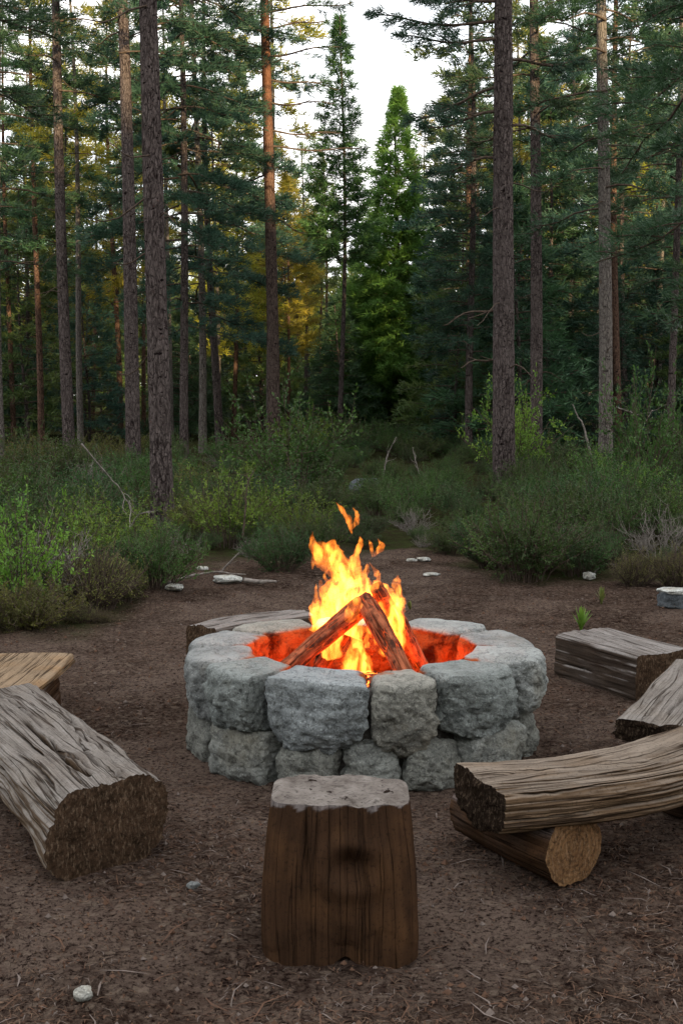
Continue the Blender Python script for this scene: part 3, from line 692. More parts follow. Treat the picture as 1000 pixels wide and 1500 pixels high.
single('leafy_shrub', broad[0], 335, 800, .8, 'bright green bush right of the thickest left trunk', rz=3.3)

# small weeds on the trodden ground
def weed(px, py, h, n, label, mat=M_bright, seed=0):
    rs = np.random.RandomState(seed); g = G(); p = on_z(px, py)
    for i in range(n):
        az = rs.rand() * 6.28; o = np.array([math.cos(az), math.sin(az), 0]); tt = np.linspace(0, 1, 5); hh = h * rs.uniform(.6, 1.1); sp = rs.uniform(.1, .55) * h
        P = o * (sp * tt ** 1.6)[:, None] + np.array([0, 0, 1]) * (hh * tt)[:, None]; s = np.array([-o[1], o[0], 0]); w = .010 * np.sin(PI * np.clip(tt * .85 + .15, 0, 1)) + .001
        V = np.stack([P - s * w[:, None], P + s * w[:, None]], 1).reshape(-1, 3); g.add(V, [grid_faces(5, 2)])
    o = g.build('weed', mat, smooth=True); o.location = p; tag(o, label, 'weed')
weed(850, 925, .17, 22, 'small bright green weed behind the squared log bench on the right', M_bright, 1)
weed(880, 885, .14, 14, 'faint low weed in the clearing between the squared bench and the right bushes', M_grass, 2)
weed(600, 893, .08, 10, 'tiny weed on bare soil just right of the flames', M_grass, 3)

# ------------------------------------------------------------------ fire pit
PC = np.array([.093, 5.575]); RIM = .46
def cube_sphere(N):
    t = np.linspace(-1, 1, N + 1); a, b = np.meshgrid(t, t); one = np.ones_like(a)
    V = []; Fc = []; k = 0
    for (x, y, z) in ((one, a, b), (-one, b, a), (a, one, -b), (a, -one, b), (a, b, one), (b, a, -one)):
        V.append(np.stack([x, y, z], -1).reshape(-1, 3)); Fc.append(grid_faces(N + 1, N + 1) + k); k += (N + 1) ** 2
    V = np.concatenate(V); Fc = np.concatenate(Fc)
    key = np.round(V * 1e4).astype(np.int64); _, idx, inv = np.unique(key, axis=0, return_index=True, return_inverse=True)
    inv = inv.ravel(); return V[idx], inv[Fc]
CS = {}
def rock_shape(N, n_exp, seed, chips=14, chip_depth=.16, flat_top=False):
    """unit rock: superellipsoid with chiselled facets, coordinates about -1..1"""
    if N not in CS: CS[N] = cube_sphere(N)
    V, Fc = CS[N]; rs = np.random.RandomState(seed)
    e = n_exp; p = V / (np.sum(np.abs(V) ** e, 1, keepdims=True) ** (1 / e))
    for i in range(chips):
        d = norm(rs.randn(3)); 
        if flat_top and d[2] > .25: d[2] = -d[2] * .3; d = norm(d)
        h = np.max(p @ d) * (1 - chip_depth * rs.uniform(.2, 1.0)); s = p @ d - h
        p = p - np.maximum(s, 0)[:, None] * d * .92
    return p, Fc

def ring_stone(name, parent, mats, th0, th1, r0, r1, z0, z1, seed, N=26, bulge=.03, top=True, gap=.009):
    p, Fc = rock_shape(N, 9 if top else 7, seed, 44, .14, top)
    rs = np.random.RandomState(seed + 500)
    rm = (r0 + r1) / 2; dth = (th1 - th0) / 2 - gap / rm; thc = (th0 + th1) / 2
    u, v, w = p[:, 0], p[:, 1], p[:, 2]
    tw = rs.uniform(-.02, .02)
    th = thc + dth * u; r = rm + (r1 - r0) / 2 * v + bulge * np.clip(v, 0, 1) * (1 - .8 * u * u) * (1 - w * w) + rs.uniform(-.015, .02) * np.clip(v, 0, 1)
    z = (z0 + z1) / 2 + (z1 - z0) / 2 * w + tw * u * .4
    P = np.stack([PC[0] + r * np.sin(th), PC[1] - r * np.cos(th), z], -1)
    c = P.mean(0); d = norm(P - c); q = P * 1.0 + seed * 3.1
    f1 = fbm(q * 6, 3, .5); rid = np.abs(vnoise(q * 9)) + .6 * np.abs(vnoise(q * 19 + 4)) + .35 * np.abs(vnoise(q * 38 + 9)) - .55
    amp = np.where(w > .8, .18, 1.0) if top else 1.0
    P = P + d * ((.006 * f1 + .025 * rid + .005 * fbm(q * 45, 4, .6)) * amp)[:, None]
    if top: P[:, 2] += np.where(w > .5, .004 * fbm(q * 12, 3), 0)
    me = make_mesh(name, P, [Fc]); me.materials.append(mats); rad = np.hypot(P[:, 0] - PC[0], P[:, 1] - PC[1]) + .02 * fbm(P * 14, 3)
    aw = me.attributes.new('lightened', 'FLOAT', 'POINT'); aw.data.foreach_set('value', (np.clip((w - .80) / .15, 0, 1) * (.6 + .4 * fbm(q * 9, 3)) * (1.0 if top else .3)).clip(0, 1).astype(np.float32))  # mask of the block tops that get painted skylight
    at = me.attributes.new('fire_glow', 'FLOAT', 'POINT'); at.data.foreach_set('value', (np.clip((.60 - rad) / .03, 0, 1) * np.clip((RIM - .004 - P[:, 2] + .004 * fbm(P * 20, 2)) / .008, 0, 1)).astype(np.float32))  # inner-wall mask for the painted fire glow, ends below the rim
    o = link(name, me, parent); o.data.shade_smooth(); return o

D2 = math.radians
pit = tag(empty('fire_pit', (PC[0], PC[1], 0)), 'round fire pit of two courses of rough grey stone blocks', 'fire pit')
def into(o, root):                       # meshes are built in world space: keep them there under their thing
    o.matrix_parent_inverse = Matrix.Translation(-Vector(root.location)); return o
from mathutils import Matrix
tops = [(-91, -60.5), (-60.5, -34.5), (-34.5, 2), (2, 25), (25, 58), (58, 88), (88, 122), (122, 160), (160, 201), (201, 236), (236, 269)]
for i, (a, b) in enumerate(tops):
    r0 = .50 + rnd.uniform(-.015, .02); z1 = RIM + rnd.uniform(-.006, .010)
    z0 = .175 + [.0, .01, -.01, -.035, .0, .02, 0, 0, 0, 0, 0][i]
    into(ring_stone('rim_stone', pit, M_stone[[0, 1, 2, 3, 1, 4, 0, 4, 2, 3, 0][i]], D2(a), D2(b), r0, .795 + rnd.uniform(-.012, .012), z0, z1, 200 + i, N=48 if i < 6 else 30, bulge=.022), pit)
lows = [(-95, -61.5), (-61.5, -30), (-30, -8), (-8, 13), (13, 34), (34, 66), (66, 96), (96, 135), (135, 180), (180, 225), (225, 265)]
for i, (a, b) in enumerate(lows):
    z1 = [.225, .22, .185, .20, .19, .215, .21, .2, .2, .2, .2][i]
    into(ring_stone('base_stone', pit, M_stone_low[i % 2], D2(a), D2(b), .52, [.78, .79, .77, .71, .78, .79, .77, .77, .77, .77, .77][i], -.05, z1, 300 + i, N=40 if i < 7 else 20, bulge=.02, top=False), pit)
# rubble added inside the wall so firelight stays out of the joints
n = 120; prof = [(.60, -.02), (.595, .20), (.60, .405), (.66, .415), (.70, .40), (.67, .20), (.66, -.02)]; b = np.linspace(0, 2 * PI, n, endpoint=False)
P = np.array([[(PC[0] + r_ * math.cos(q), PC[1] + r_ * math.sin(q), z_) for q in b] for r_, z_ in prof]); P[..., :2] += (.012 * fbm(P * 13, 3))[..., None] * .7
me = make_mesh('light_stop_core', P.reshape(-1, 3), [grid_faces(len(prof), n, True)]); me.materials.append(mat_plain('filler', (.02, .018, .016), (.08, .075, .07), 30, .95, .01)); into(link('light_stop_core', me, pit), pit)
# soot-free liner stones are the same blocks; the floor of the pit is ash and embers
M_ash = mat_plain('ash', (.05, .04, .035), (.19, .17, .155), 18, .95, .01)
s = NT('ember_bed_mat'); v = s.co('Object'); nn = s.noise(v, 16, 5, .7); vv = s.voro(v, 26, 'DISTANCE_TO_EDGE')
p = s.bsdf(s.mix(s.ramp(nn, [(.4, 0.0), (.6, 1.0)]), (.02, .016, .014), (.10, .08, .07)), .95, s.bump(nn, .03), .1)
glow = s.math('MULTIPLY', s.ramp(vv, [(.0, 1.0), (.12, 0.0)]), s.ramp(nn, [(.42, 0.0), (.60, 1.0)]))
p.inputs['Emission Color'].default_value = (1, .13, .015, 1); s.l(s.math('MULTIPLY', glow, 9.0), p.inputs['Emission Strength']); M_ember = s.m
n = 60; a, b = np.meshgrid(np.linspace(0, 1, 26), np.linspace(0, 2 * PI, n, endpoint=False), indexing='ij')
Rr = .56 * a; P = np.stack([PC[0] + Rr * np.cos(b), PC[1] + Rr * np.sin(b), 0 * a], -1); P[..., 2] = .25 - .05 * a + .03 * fbm(P * 9, 4)
me = make_mesh('ember_bed', P.reshape(-1, 3), [grid_faces(26, n, True)]); me.materials.append(M_ember)
tag(link('ember_bed', me), 'bed of ash and glowing embers on the floor of the fire pit', 'embers')

def lump(name, loc, dims, seed, mat, label, cat, group=None, N=8, rz=0.0, e=3.0, chips=9, rough=.12):
    p, Fc = rock_shape(N, e, seed, chips, .3); p = p * (1 + rough * fbm(p * 2.2 + seed, 3))[:, None] * np.array(dims) / 2
    me = make_mesh(name, p, [Fc]); me.materials.append(mat); o = link(name, me); o.location = loc; o.rotation_euler = (0, 0, rz)
    tag(o, label, cat, group); return o
s = NT('charcoal_mat'); nn = s.noise(s.co('Object'), 30, 5, .7); p = s.bsdf((.018, .014, .013), .8, s.bump(nn, .01), .3)
p.inputs['Emission Color'].default_value = (1, .12, .01, 1); s.l(s.math('MULTIPLY', s.ramp(nn, [(.56, 0.0), (.66, 1.0)]), 3.0), p.inputs['Emission Strength']); M_coal = s.m
for i in range(16):
    az = rnd.uniform(0, 6.28); r = rnd.uniform(.12, .42)
    lump('charcoal', (PC[0] + r * math.cos(az), PC[1] + r * math.sin(az) , .27), (rnd.uniform(.05, .13), rnd.uniform(.04, .08), rnd.uniform(.04, .08)), 400 + i, M_coal, 'chunk of charcoal lying on the embers inside the pit', 'charcoal', 'charcoal chunks in the pit', N=7, rz=rnd.uniform(0, 6))

# burning logs
s = NT('burning_bark'); v = s.co('UV', (3, 30, 1)); n1 = s.noise(v, 1.5, 6, .65, .5); n2 = s.noise(s.co('Object'), 13, 6, .65); ck = s.voro(s.co('UV', (5, 30, 1)), 1.4, 'DISTANCE_TO_EDGE')
c = s.mix(s.ramp(n1, [(.36, 0.0), (.6, 1.0)]), (.06, .018, .009), (.40, .13, .065)); c = s.mix(s.ramp(n2, [(.44, 0.0), (.58, .8)]), c, (.02, .014, .013))  # bark reddened to carry the orange light of the fire
p = s.bsdf(c, .85, s.bump(ck, .008, .8, s.bump(n1, .012)), .2)
e = s.math('MULTIPLY', s.ramp(ck, [(.0, 1.0), (.05, 0.0)]), s.ramp(n2, [(.44, 0.0), (.62, 1.0)]))
p.inputs['Emission Color'].default_value = (1, .10, .008, 1); s.l(s.math('MULTIPLY', e, .5), p.inputs['Emission Strength']); M_burn = s.m
def firelog(a, b, r, seed, label):
    P = spline([a, tuple((np.array(a) + np.array(b)) / 2 + np.array([0, 0, .008])), b], 40); g = G(); rs = np.random.RandomState(seed)
    tt = np.linspace(0, 1, 40); R = r * (1 + .06 * np.sin(tt * 9 + seed)) * np.where(tt > .93, .86, 1)
    tube(g, P, R, 26, 0, True, rough=.11, seed=seed); o = g.build('firewood_log', M_burn); local(o, P[20]); tag(o, label, 'firewood'); return o
firelog((-.36, 5.36, .29), (.135, 5.56, .675), .047, 1, 'burning log leaning from the lower left against the others in the fire')
firelog((.335, 5.13, .30), (.100, 5.50, .690), .044, 2, 'charred log leaning from the lower right across the front of the fire')
firelog((.40, 5.85, .27), (.160, 5.63, .720), .042, 3, 'blackened log behind the two crossed ones, its tip topmost')
firelog((-.10, 5.95, .27), (.10, 5.66, .640), .040, 4, 'log at the back of the fire hidden by the flames')

# flames: tongues traced as curved, twisting, tapering bodies of glowing gas
s = NT('flame_gas'); tc = s.n('ShaderNodeTexCoord'); mp = s.n('ShaderNodeMapping'); mp.inputs['Scale'].default_value = (1, 1, .36); s.l(tc.outputs['Object'], mp.inputs[0])
nz = s.noise(mp.outputs[0], 17, 4, .55, 1.6)
em = s.n('ShaderNodeEmission'); em.inputs[0].default_value = (1.0, .20, .015, 1); em.inputs[1].default_value = .05
tp = s.n('ShaderNodeBsdfTransparent'); ad = s.n('ShaderNodeAddShader'); s.l(em.outputs[0], ad.inputs[0]); s.l(tp.outputs[0], ad.inputs[1]); s.l(ad.outputs[0], s.out.inputs[0])
ve = s.n('ShaderNodeEmission'); s.l(s.mix(s.ramp(nz, [(.40, 0.0), (.62, 1.0)]), (1.0, .13, .006), (1.0, .36, .045)), ve.inputs[0])
s.l(s.ramp(nz, [(.40, .03), (.58, 1.0)]), ve.inputs[1]); vs = s.math('MULTIPLY', s.ramp(nz, [(.43, .02), (.60, 1.0)]), 36.0); s.l(vs, ve.inputs[1]); s.l(ve.outputs[0], s.out.inputs['Volume'])
s.m.cycles.emission_sampling = 'NONE'; M_flame = s.m
def tongue(g, pts, yd, seed, flat=.6, n=22, m=46, tw=.25):
    """pts: (column, row, width) of the flame's middle line in the photo; yd: its ground distance"""
    c3 = [tuple(at_y(px, py, yd + .03 * math.sin(i * 1.7 + seed))) for i, (px, py, w) in enumerate(pts)]
    P = spline(c3, m); W = np.interp(np.linspace(0, 1, m), np.linspace(0, 1, len(pts)), [w / F * yd / 2 * .86 for _, _, w in pts])
    q = P * np.array([10, 10, 5.5]) + seed * 7
    P = P + np.stack([.022 * vnoise(q), .03 * vnoise(q + 9), 0 * W], -1) * np.clip(W / .02, 0, 1)[:, None]
    ph = np.arange(n) * 2 * PI / n
    tws = tw * np.sin(np.linspace(0, 5, m) + seed)
    T = norm(np.gradient(P, axis=0)); A = norm(np.cross(T, np.array([0, 1.0, 0]))); B = norm(np.cross(T, A))
    ca, sa = np.cos(ph[None] + 0 * tws[:, None]), np.sin(ph[None] + 0 * tws[:, None])
    d = A[:, None, :] * ca[..., None] + flat * B[:, None, :] * sa[..., None]
    V = P[:, None, :] + d * W[:, None, None]
    k = fbm(V * np.array([30, 30, 12]) + seed * 3, 4, .65)
    V = V + d * (.62 * k * W[:, None])[..., None]
    V = np.concatenate([V.reshape(-1, 3), V[0].mean(0)[None], V[-1].mean(0)[None]]); a = np.arange(n); b_ = (a + 1) % n; e_ = (m - 1) * n
    g.add(V, [grid_faces(m, n, True), np.stack([np.full(n, m * n), b_, a], -1), np.stack([np.full(n, m * n + 1), e_ + a, e_ + b_], -1)])
TG = [  # main body and licks
 ([(486, 965, 26), (480, 930, 46), (487, 890, 40), (500, 850, 34), (497, 815, 26), (482, 795, 12)], 5.62),
 ([(472, 940, 20), (468, 915, 36), (464, 895, 22), (458, 883, 3)], 5.52),
 ([(490, 930, 30), (478, 900, 26), (474, 870, 12), (470, 850, 3)], 5.56),
 ([(492, 850, 16), (474, 822, 20), (461, 806, 20), (457, 792, 10), (458, 779, 2)], 5.58),
 ([(500, 835, 20), (480, 812, 22), (466, 800, 16), (458, 818, 12), (457, 834, 2)], 5.60),
 ([(520, 860, 30), (516, 830, 20), (519, 812, 10), (526, 797, 10), (527, 786, 2)], 5.63),
 ([(505, 930, 40), (515, 895, 44), (525, 865, 34), (535, 845, 18), (539, 826, 3)], 5.66),
 ([(530, 880, 26), (545, 860, 16), (552, 848, 12), (548, 836, 7), (541, 824, 2)], 5.61),
 ([(560, 960, 26), (566, 925, 40), (562, 895, 46), (560, 870, 34), (556, 852, 8)], 5.68),
 ([(570, 920, 30), (576, 890, 26), (583, 868, 14), (578, 855, 10), (583, 843, 2)], 5.62),
 ([(575, 905, 20), (582, 880, 14), (586, 860, 8), (584, 846, 2)], 5.66),
 ([(584, 975, 16), (590, 945, 16), (588, 920, 14), (578, 900, 16)], 5.55),
 ([(578, 975, 12), (583, 955, 18), (574, 930, 14), (566, 905, 10)], 5.50),
 ([(520, 985, 44), (520, 965, 34), (519, 948, 20), (521, 932, 3)], 5.30),
 ([(506, 985, 18), (508, 966, 16), (514, 950, 8), (517, 938, 2)], 5.28),
 ([(534, 985, 20), (533, 968, 14), (526, 950, 8), (524, 936, 2)], 5.29),
 ([(545, 900, 30), (540, 880, 30), (530, 855, 24), (520, 838, 8)], 5.72),
 ([(500, 900, 60), (505, 870, 46), (508, 845, 30), (500, 825, 6)], 5.74),
 ([(468, 925, 30), (484, 905, 34), (492, 880, 22), (486, 862, 4)], 5.66),
 ([(560, 915, 50), (568, 892, 40), (574, 872, 18), (570, 860, 3)], 5.76),
 ([(512, 905, 24), (517, 885, 22), (518, 870, 12), (514, 858, 2)], 5.42),
 ([(515, 782, 2), (511, 772, 8), (507, 760, 11), (499, 748, 8), (492, 736, 1)], 5.6),
 ([(512, 778, 4), (519, 766, 10), (522, 754, 10), (517, 744, 2)], 5.6),
 ([(545, 816, 2), (543, 806, 8), (541, 797, 6), (540, 791, 1)], 5.62),
 ([(547, 815, 3), (553, 806, 11), (556, 797, 9), (553, 789, 1)], 5.62)]
fl = tag(empty('flames', (PC[0], PC[1], .3)), 'tall orange and yellow flames rising from the crossed logs in the fire pit', 'fire')
def lick(*a):
    g = G(); tongue(g, *a); into(g.build('flame_tongue', M_flame, fl), fl)
for i, (pts, yd) in enumerate(TG): lick(pts, yd, i + 1.0)
rs = np.random.RandomState(8)
for i in range(16):
    px = rs.choice([rs.uniform(462, 500), rs.uniform(500, 540), rs.uniform(550, 590)]); py = rs.uniform(880, 950); h = rs.uniform(30, 60); w = rs.uniform(8, 18); dx = rs.uniform(-9, 9)
    lick([(px, py, w), (px + dx * .5, py - h * .35, w * .9), (px - dx * .4, py - h * .7, w * .5), (px + dx, py - h, 1.5)], rs.uniform(5.5, 5.8), 40 + i)
# the fire's own light, low inside the pit
for nm, lc, en, rad in (('fire_light', (.08, 5.50, .485), 5, .10), ('ember_light', (-.18, 5.52, .35), 1.6, .06), ('ember_light', (.35, 5.60, .36), 1.6, .06)):
    d = bpy.data.lights.new(nm, 'POINT'); d.energy = en; d.color = (1.0, .13, .008); d.shadow_soft_size = rad
    o = bpy.data.objects.new(nm, d); COL.objects.link(o); o.location = lc

# ------------------------------------------------------------------ log seats
M_w_grey = mat_wood('weathered_grey_wood', (.215, .198, .183), (.11, .075, .048), stain=(.19, .16, .13), contrast=.8)
M_w_tan = mat_wood('barkless_tan_wood', (.215, .178, .145), (.130, .085, .052), stain=(.23, .155, .095), stain_amt=.35)
M_w_plank = mat_wood('plank_wood', (.25, .185, .125), (.20, .125, .07), stain=(.30, .18, .09), stain_amt=.5, contrast=.6)
M_w_dark = mat_wood('dark_wet_wood', (.30, .27, .27), (.060, .034, .020), (.012, .008, .006), stain=(.13, .065, .03), stain_amt=.55)
M_w_block = mat_wood('squared_dark_wood', (.25, .232, .22), (.045, .035, .028), stain=(.11, .08, .06), stain_amt=.25, contrast=.6)
M_end_dark = mat_endgrain('dark_sawn_end', (.070, .043, .027), (.040, .025, .016), 60, .007, .35)
M_end_rings = mat_endgrain('ringed_sawn_end', (.22, .125, .060), (.14, .075, .036), 70, .006, .55)
M_end_char = mat_endgrain('blackened_end', (.030, .020, .014), (.018, .012, .009), 50, .02)

def loft(name, parent, mats, path, sect, n=96, m=120, caps=(1, 1), seed=0.0, cracks=(), rough=.006, capamp=.012, weather=(.35, .9), capskew=0.0):
    """path: 3D middle line; sect(t, ph) -> (across, up) in metres; cracks: (angle, half width in rad, depth, t0, t1)"""
    P = spline(path, m); T = norm(np.gradient(P, axis=0)); Zu = np.array([0, 0, 1.0]); A = norm(np.cross(T, Zu)); B = norm(np.cross(A, T))
    ph = np.arange(n) * 2 * PI / n; t = np.linspace(0, 1, m)
    U, Wv = sect(t[:, None], ph[None, :]); 
    s = np.concatenate([[0], np.cumsum(np.linalg.norm(np.diff(P, axis=0), axis=1))])
    rr_ = np.hypot(U, Wv)
    q3 = np.stack([np.cos(ph)[None] * 1.0 + 0 * U, np.sin(ph)[None] + 0 * U, s[:, None] * 1.4 + 0 * U], -1)
    disp = rough * 1.6 * fbm(q3 * 2.2 + seed, 4) + rough * .8 * vnoise(np.stack([q3[..., 0] * 16, q3[..., 1] * 16, q3[..., 2] * 1.2], -1) + seed) + rough * .3 * vnoise(np.stack([q3[..., 0] * 40, q3[..., 1] * 40, q3[..., 2] * 3], -1) + seed)
    for (a0, hw, dep, t0, t1) in cracks:
        wob = a0 + .06 * vnoise(np.stack([t * 6 + a0 * 5, 0 * t, 0 * t], -1)) + .014 * vnoise(np.stack([t * 40 + a0 * 5, 0 * t, 0 * t], -1))
        env = np.clip((t - t0) / .06, 0, 1) * np.clip((t1 - t) / .06, 0, 1) * (.6 + .4 * vnoise(np.stack([t * 14 + a0, 0 * t + 3, 0 * t], -1)))
        da = (ph[None] - wob[:, None] + PI) % (2 * PI) - PI
        disp = disp - dep * env[:, None] * np.exp(-(da / hw) ** 2)
    k = 1 + disp / np.maximum(rr_, .02)
    U = U * k; Wv = Wv * k
    split = 0 * U
    for (a0, hw, dep, t0, t1) in cracks:
        wob = a0 + .06 * vnoise(np.stack([t * 6 + a0 * 5, 0 * t, 0 * t], -1)) + .014 * vnoise(np.stack([t * 40 + a0 * 5, 0 * t, 0 * t], -1))
        env = np.clip((t - t0) / .06, 0, 1) * np.clip((t1 - t) / .06, 0, 1) * (.6 + .4 * vnoise(np.stack([t * 14 + a0, 0 * t + 3, 0 * t], -1)))
        da = (ph[None] - wob[:, None] + PI) % (2 * PI) - PI; split = np.maximum(split, np.clip(env * dep / .018, 0, 1)[:, None] * np.exp(-(da / (hw * .8)) ** 2))
    V = P[:, None, :] + A[:, None, :] * U[..., None] + B[:, None, :] * Wv[..., None]
    if capskew: V = V + T[:, None, :] * (U * capskew * np.clip(1 - t[:, None] * 2.2, 0, 1))[..., None]
    g = G(); perim = np.cumsum(np.hypot(np.diff(U, axis=1, append=U[:, :1]), np.diff(Wv, axis=1, append=Wv[:, :1])), 1).mean(0)[None] + 0 * U
    g.add(V, [grid_faces(m, n, True)[:, ::-1]], 0, np.stack([s[:, None] + 0 * U, perim], -1))
    for side, use in ((0, caps[0]), (-1, caps[1])):
        if not use: continue
        rim = V[side]; c = rim.mean(0); sgn = -1 if side == 0 else 1; K = 16; fr = (np.arange(1, K + 1) / K)
        W_ = rim[None] + (c - rim)[None] * fr[:, None, None]
        bz = fbm(W_ * 20 + seed, 4, .6); out = capamp * (bz + .5 * np.clip(fr * 3, 0, 1)[:, None]) * np.clip(fr * 6, 0, 1)[:, None]
        W_ = W_ + sgn * T[side] * out[..., None]
        VV = np.concatenate([rim[None], W_]); loc = np.stack([(VV - c) @ A[side], (VV - c) @ B[side]], -1)
        fc = grid_faces(K + 1, n, True); 
        if side == 0: fc = fc[:, ::-1]
        g.add(VV, [fc], 1 if use == 1 else use, loc)
    o = g.build(name, mats, parent)
    sp_ = np.zeros(len(o.data.vertices), np.float32); sp_[:m * n] = split.ravel(); o.data.attributes.new('split', 'FLOAT', 'POINT').data.foreach_set('value', sp_)
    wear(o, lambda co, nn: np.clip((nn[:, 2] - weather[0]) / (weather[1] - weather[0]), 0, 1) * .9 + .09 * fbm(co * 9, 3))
    if parent: into(o, parent)
    return o
def sup(a, b, e=2.0, top=None, wob=0.0, bot=None):
    def f(t, ph):
        aa = a(t) if callable(a) else a; bb = b(t) if callable(b) else b
        c, s_ = np.cos(ph), np.sin(ph); r = 1 / (np.abs(c) ** e + np.abs(s_) ** e) ** (1 / e)
        U = aa * r * c + 0 * t; W = bb * r * s_ + 0 * t
        if top is not None: W = np.where(W > top * bb, top * bb + .12 * (W - top * bb), W)
        if bot is not None: W = np.where(W < -bot * bb, -bot * bb + .1 * (W + bot * bb), W)
        if wob: U = U + wob * np.sin(t * 5 + ph)
        return U, W
    return f

# left foreground log
e = tag(empty('log_bench', (-1.1, 4.7, 0)), 'massive weathered log seat in the left foreground with a wide dark sawn end', 'log seat')
loft('log', e, [M_w_grey, M_end_dark], [(-.775, 4.01, .158), (-.97, 4.42, .162), (-1.18, 4.80, .168), (-1.38, 5.14, .172), (-1.58, 5.46, .175)],
     sup(lambda t: .232 + .02 * np.clip(t * 2, 0, 1), lambda t: .190 - .055 * np.clip(t * 2.5, 0, 1), 2.0, .80), n=300, m=170, seed=1.0, capskew=.36,
     cracks=[(1.75, .045, .060, .06, .62), (1.35, .035, .045, .0, .38), (2.05, .025, .035, .30, .9), (1.1, .02, .02, .2, .7), (1.55, .018, .025, .5, 1.0), (2.35, .025, .025, .05, .4), (.8, .03, .015, .1, .8), (1.9, .02, .018, .0, .25), (1.2, .02, .018, .0, .18), (1.65, .018, .04, .1, .45), (1.0, .018, .03, .4, .9)], rough=.009, capamp=.006, weather=(.05, .55))
# left plank seat behind it
e = tag(empty('plank_bench', (-1.6, 5.9, 0)), 'low seat of a thick pale brown plank on a block, at the left edge', 'bench')
loft('seat_plank', e, [M_w_plank, M_end_dark], [(-1.62, 6.38, .222), (-1.62, 6.05, .222), (-1.64, 5.60, .222), (-1.68, 5.15, .222)], sup(.215, .030, 5.0), n=96, m=90, seed=3.0,
     cracks=[(1.75, .03, .012, .1, .8), (1.3, .02, .01, .0, .5), (1.5, .015, .012, .3, 1)], rough=.004, capamp=.008, weather=(.0, .6))
loft('support_block', e, [M_w_dark, M_end_dark], [(-1.50, 6.12, .10), (-1.50, 5.80, .10)], sup(.075, .115, 4.0), n=48, m=24, seed=4.0, rough=.006)
loft('support_block', e, [M_w_dark, M_end_dark], [(-1.74, 5.50, .10), (-1.74, 5.25, .10)], sup(.075, .115, 4.0), n=48, m=24, seed=5.0, rough=.006)
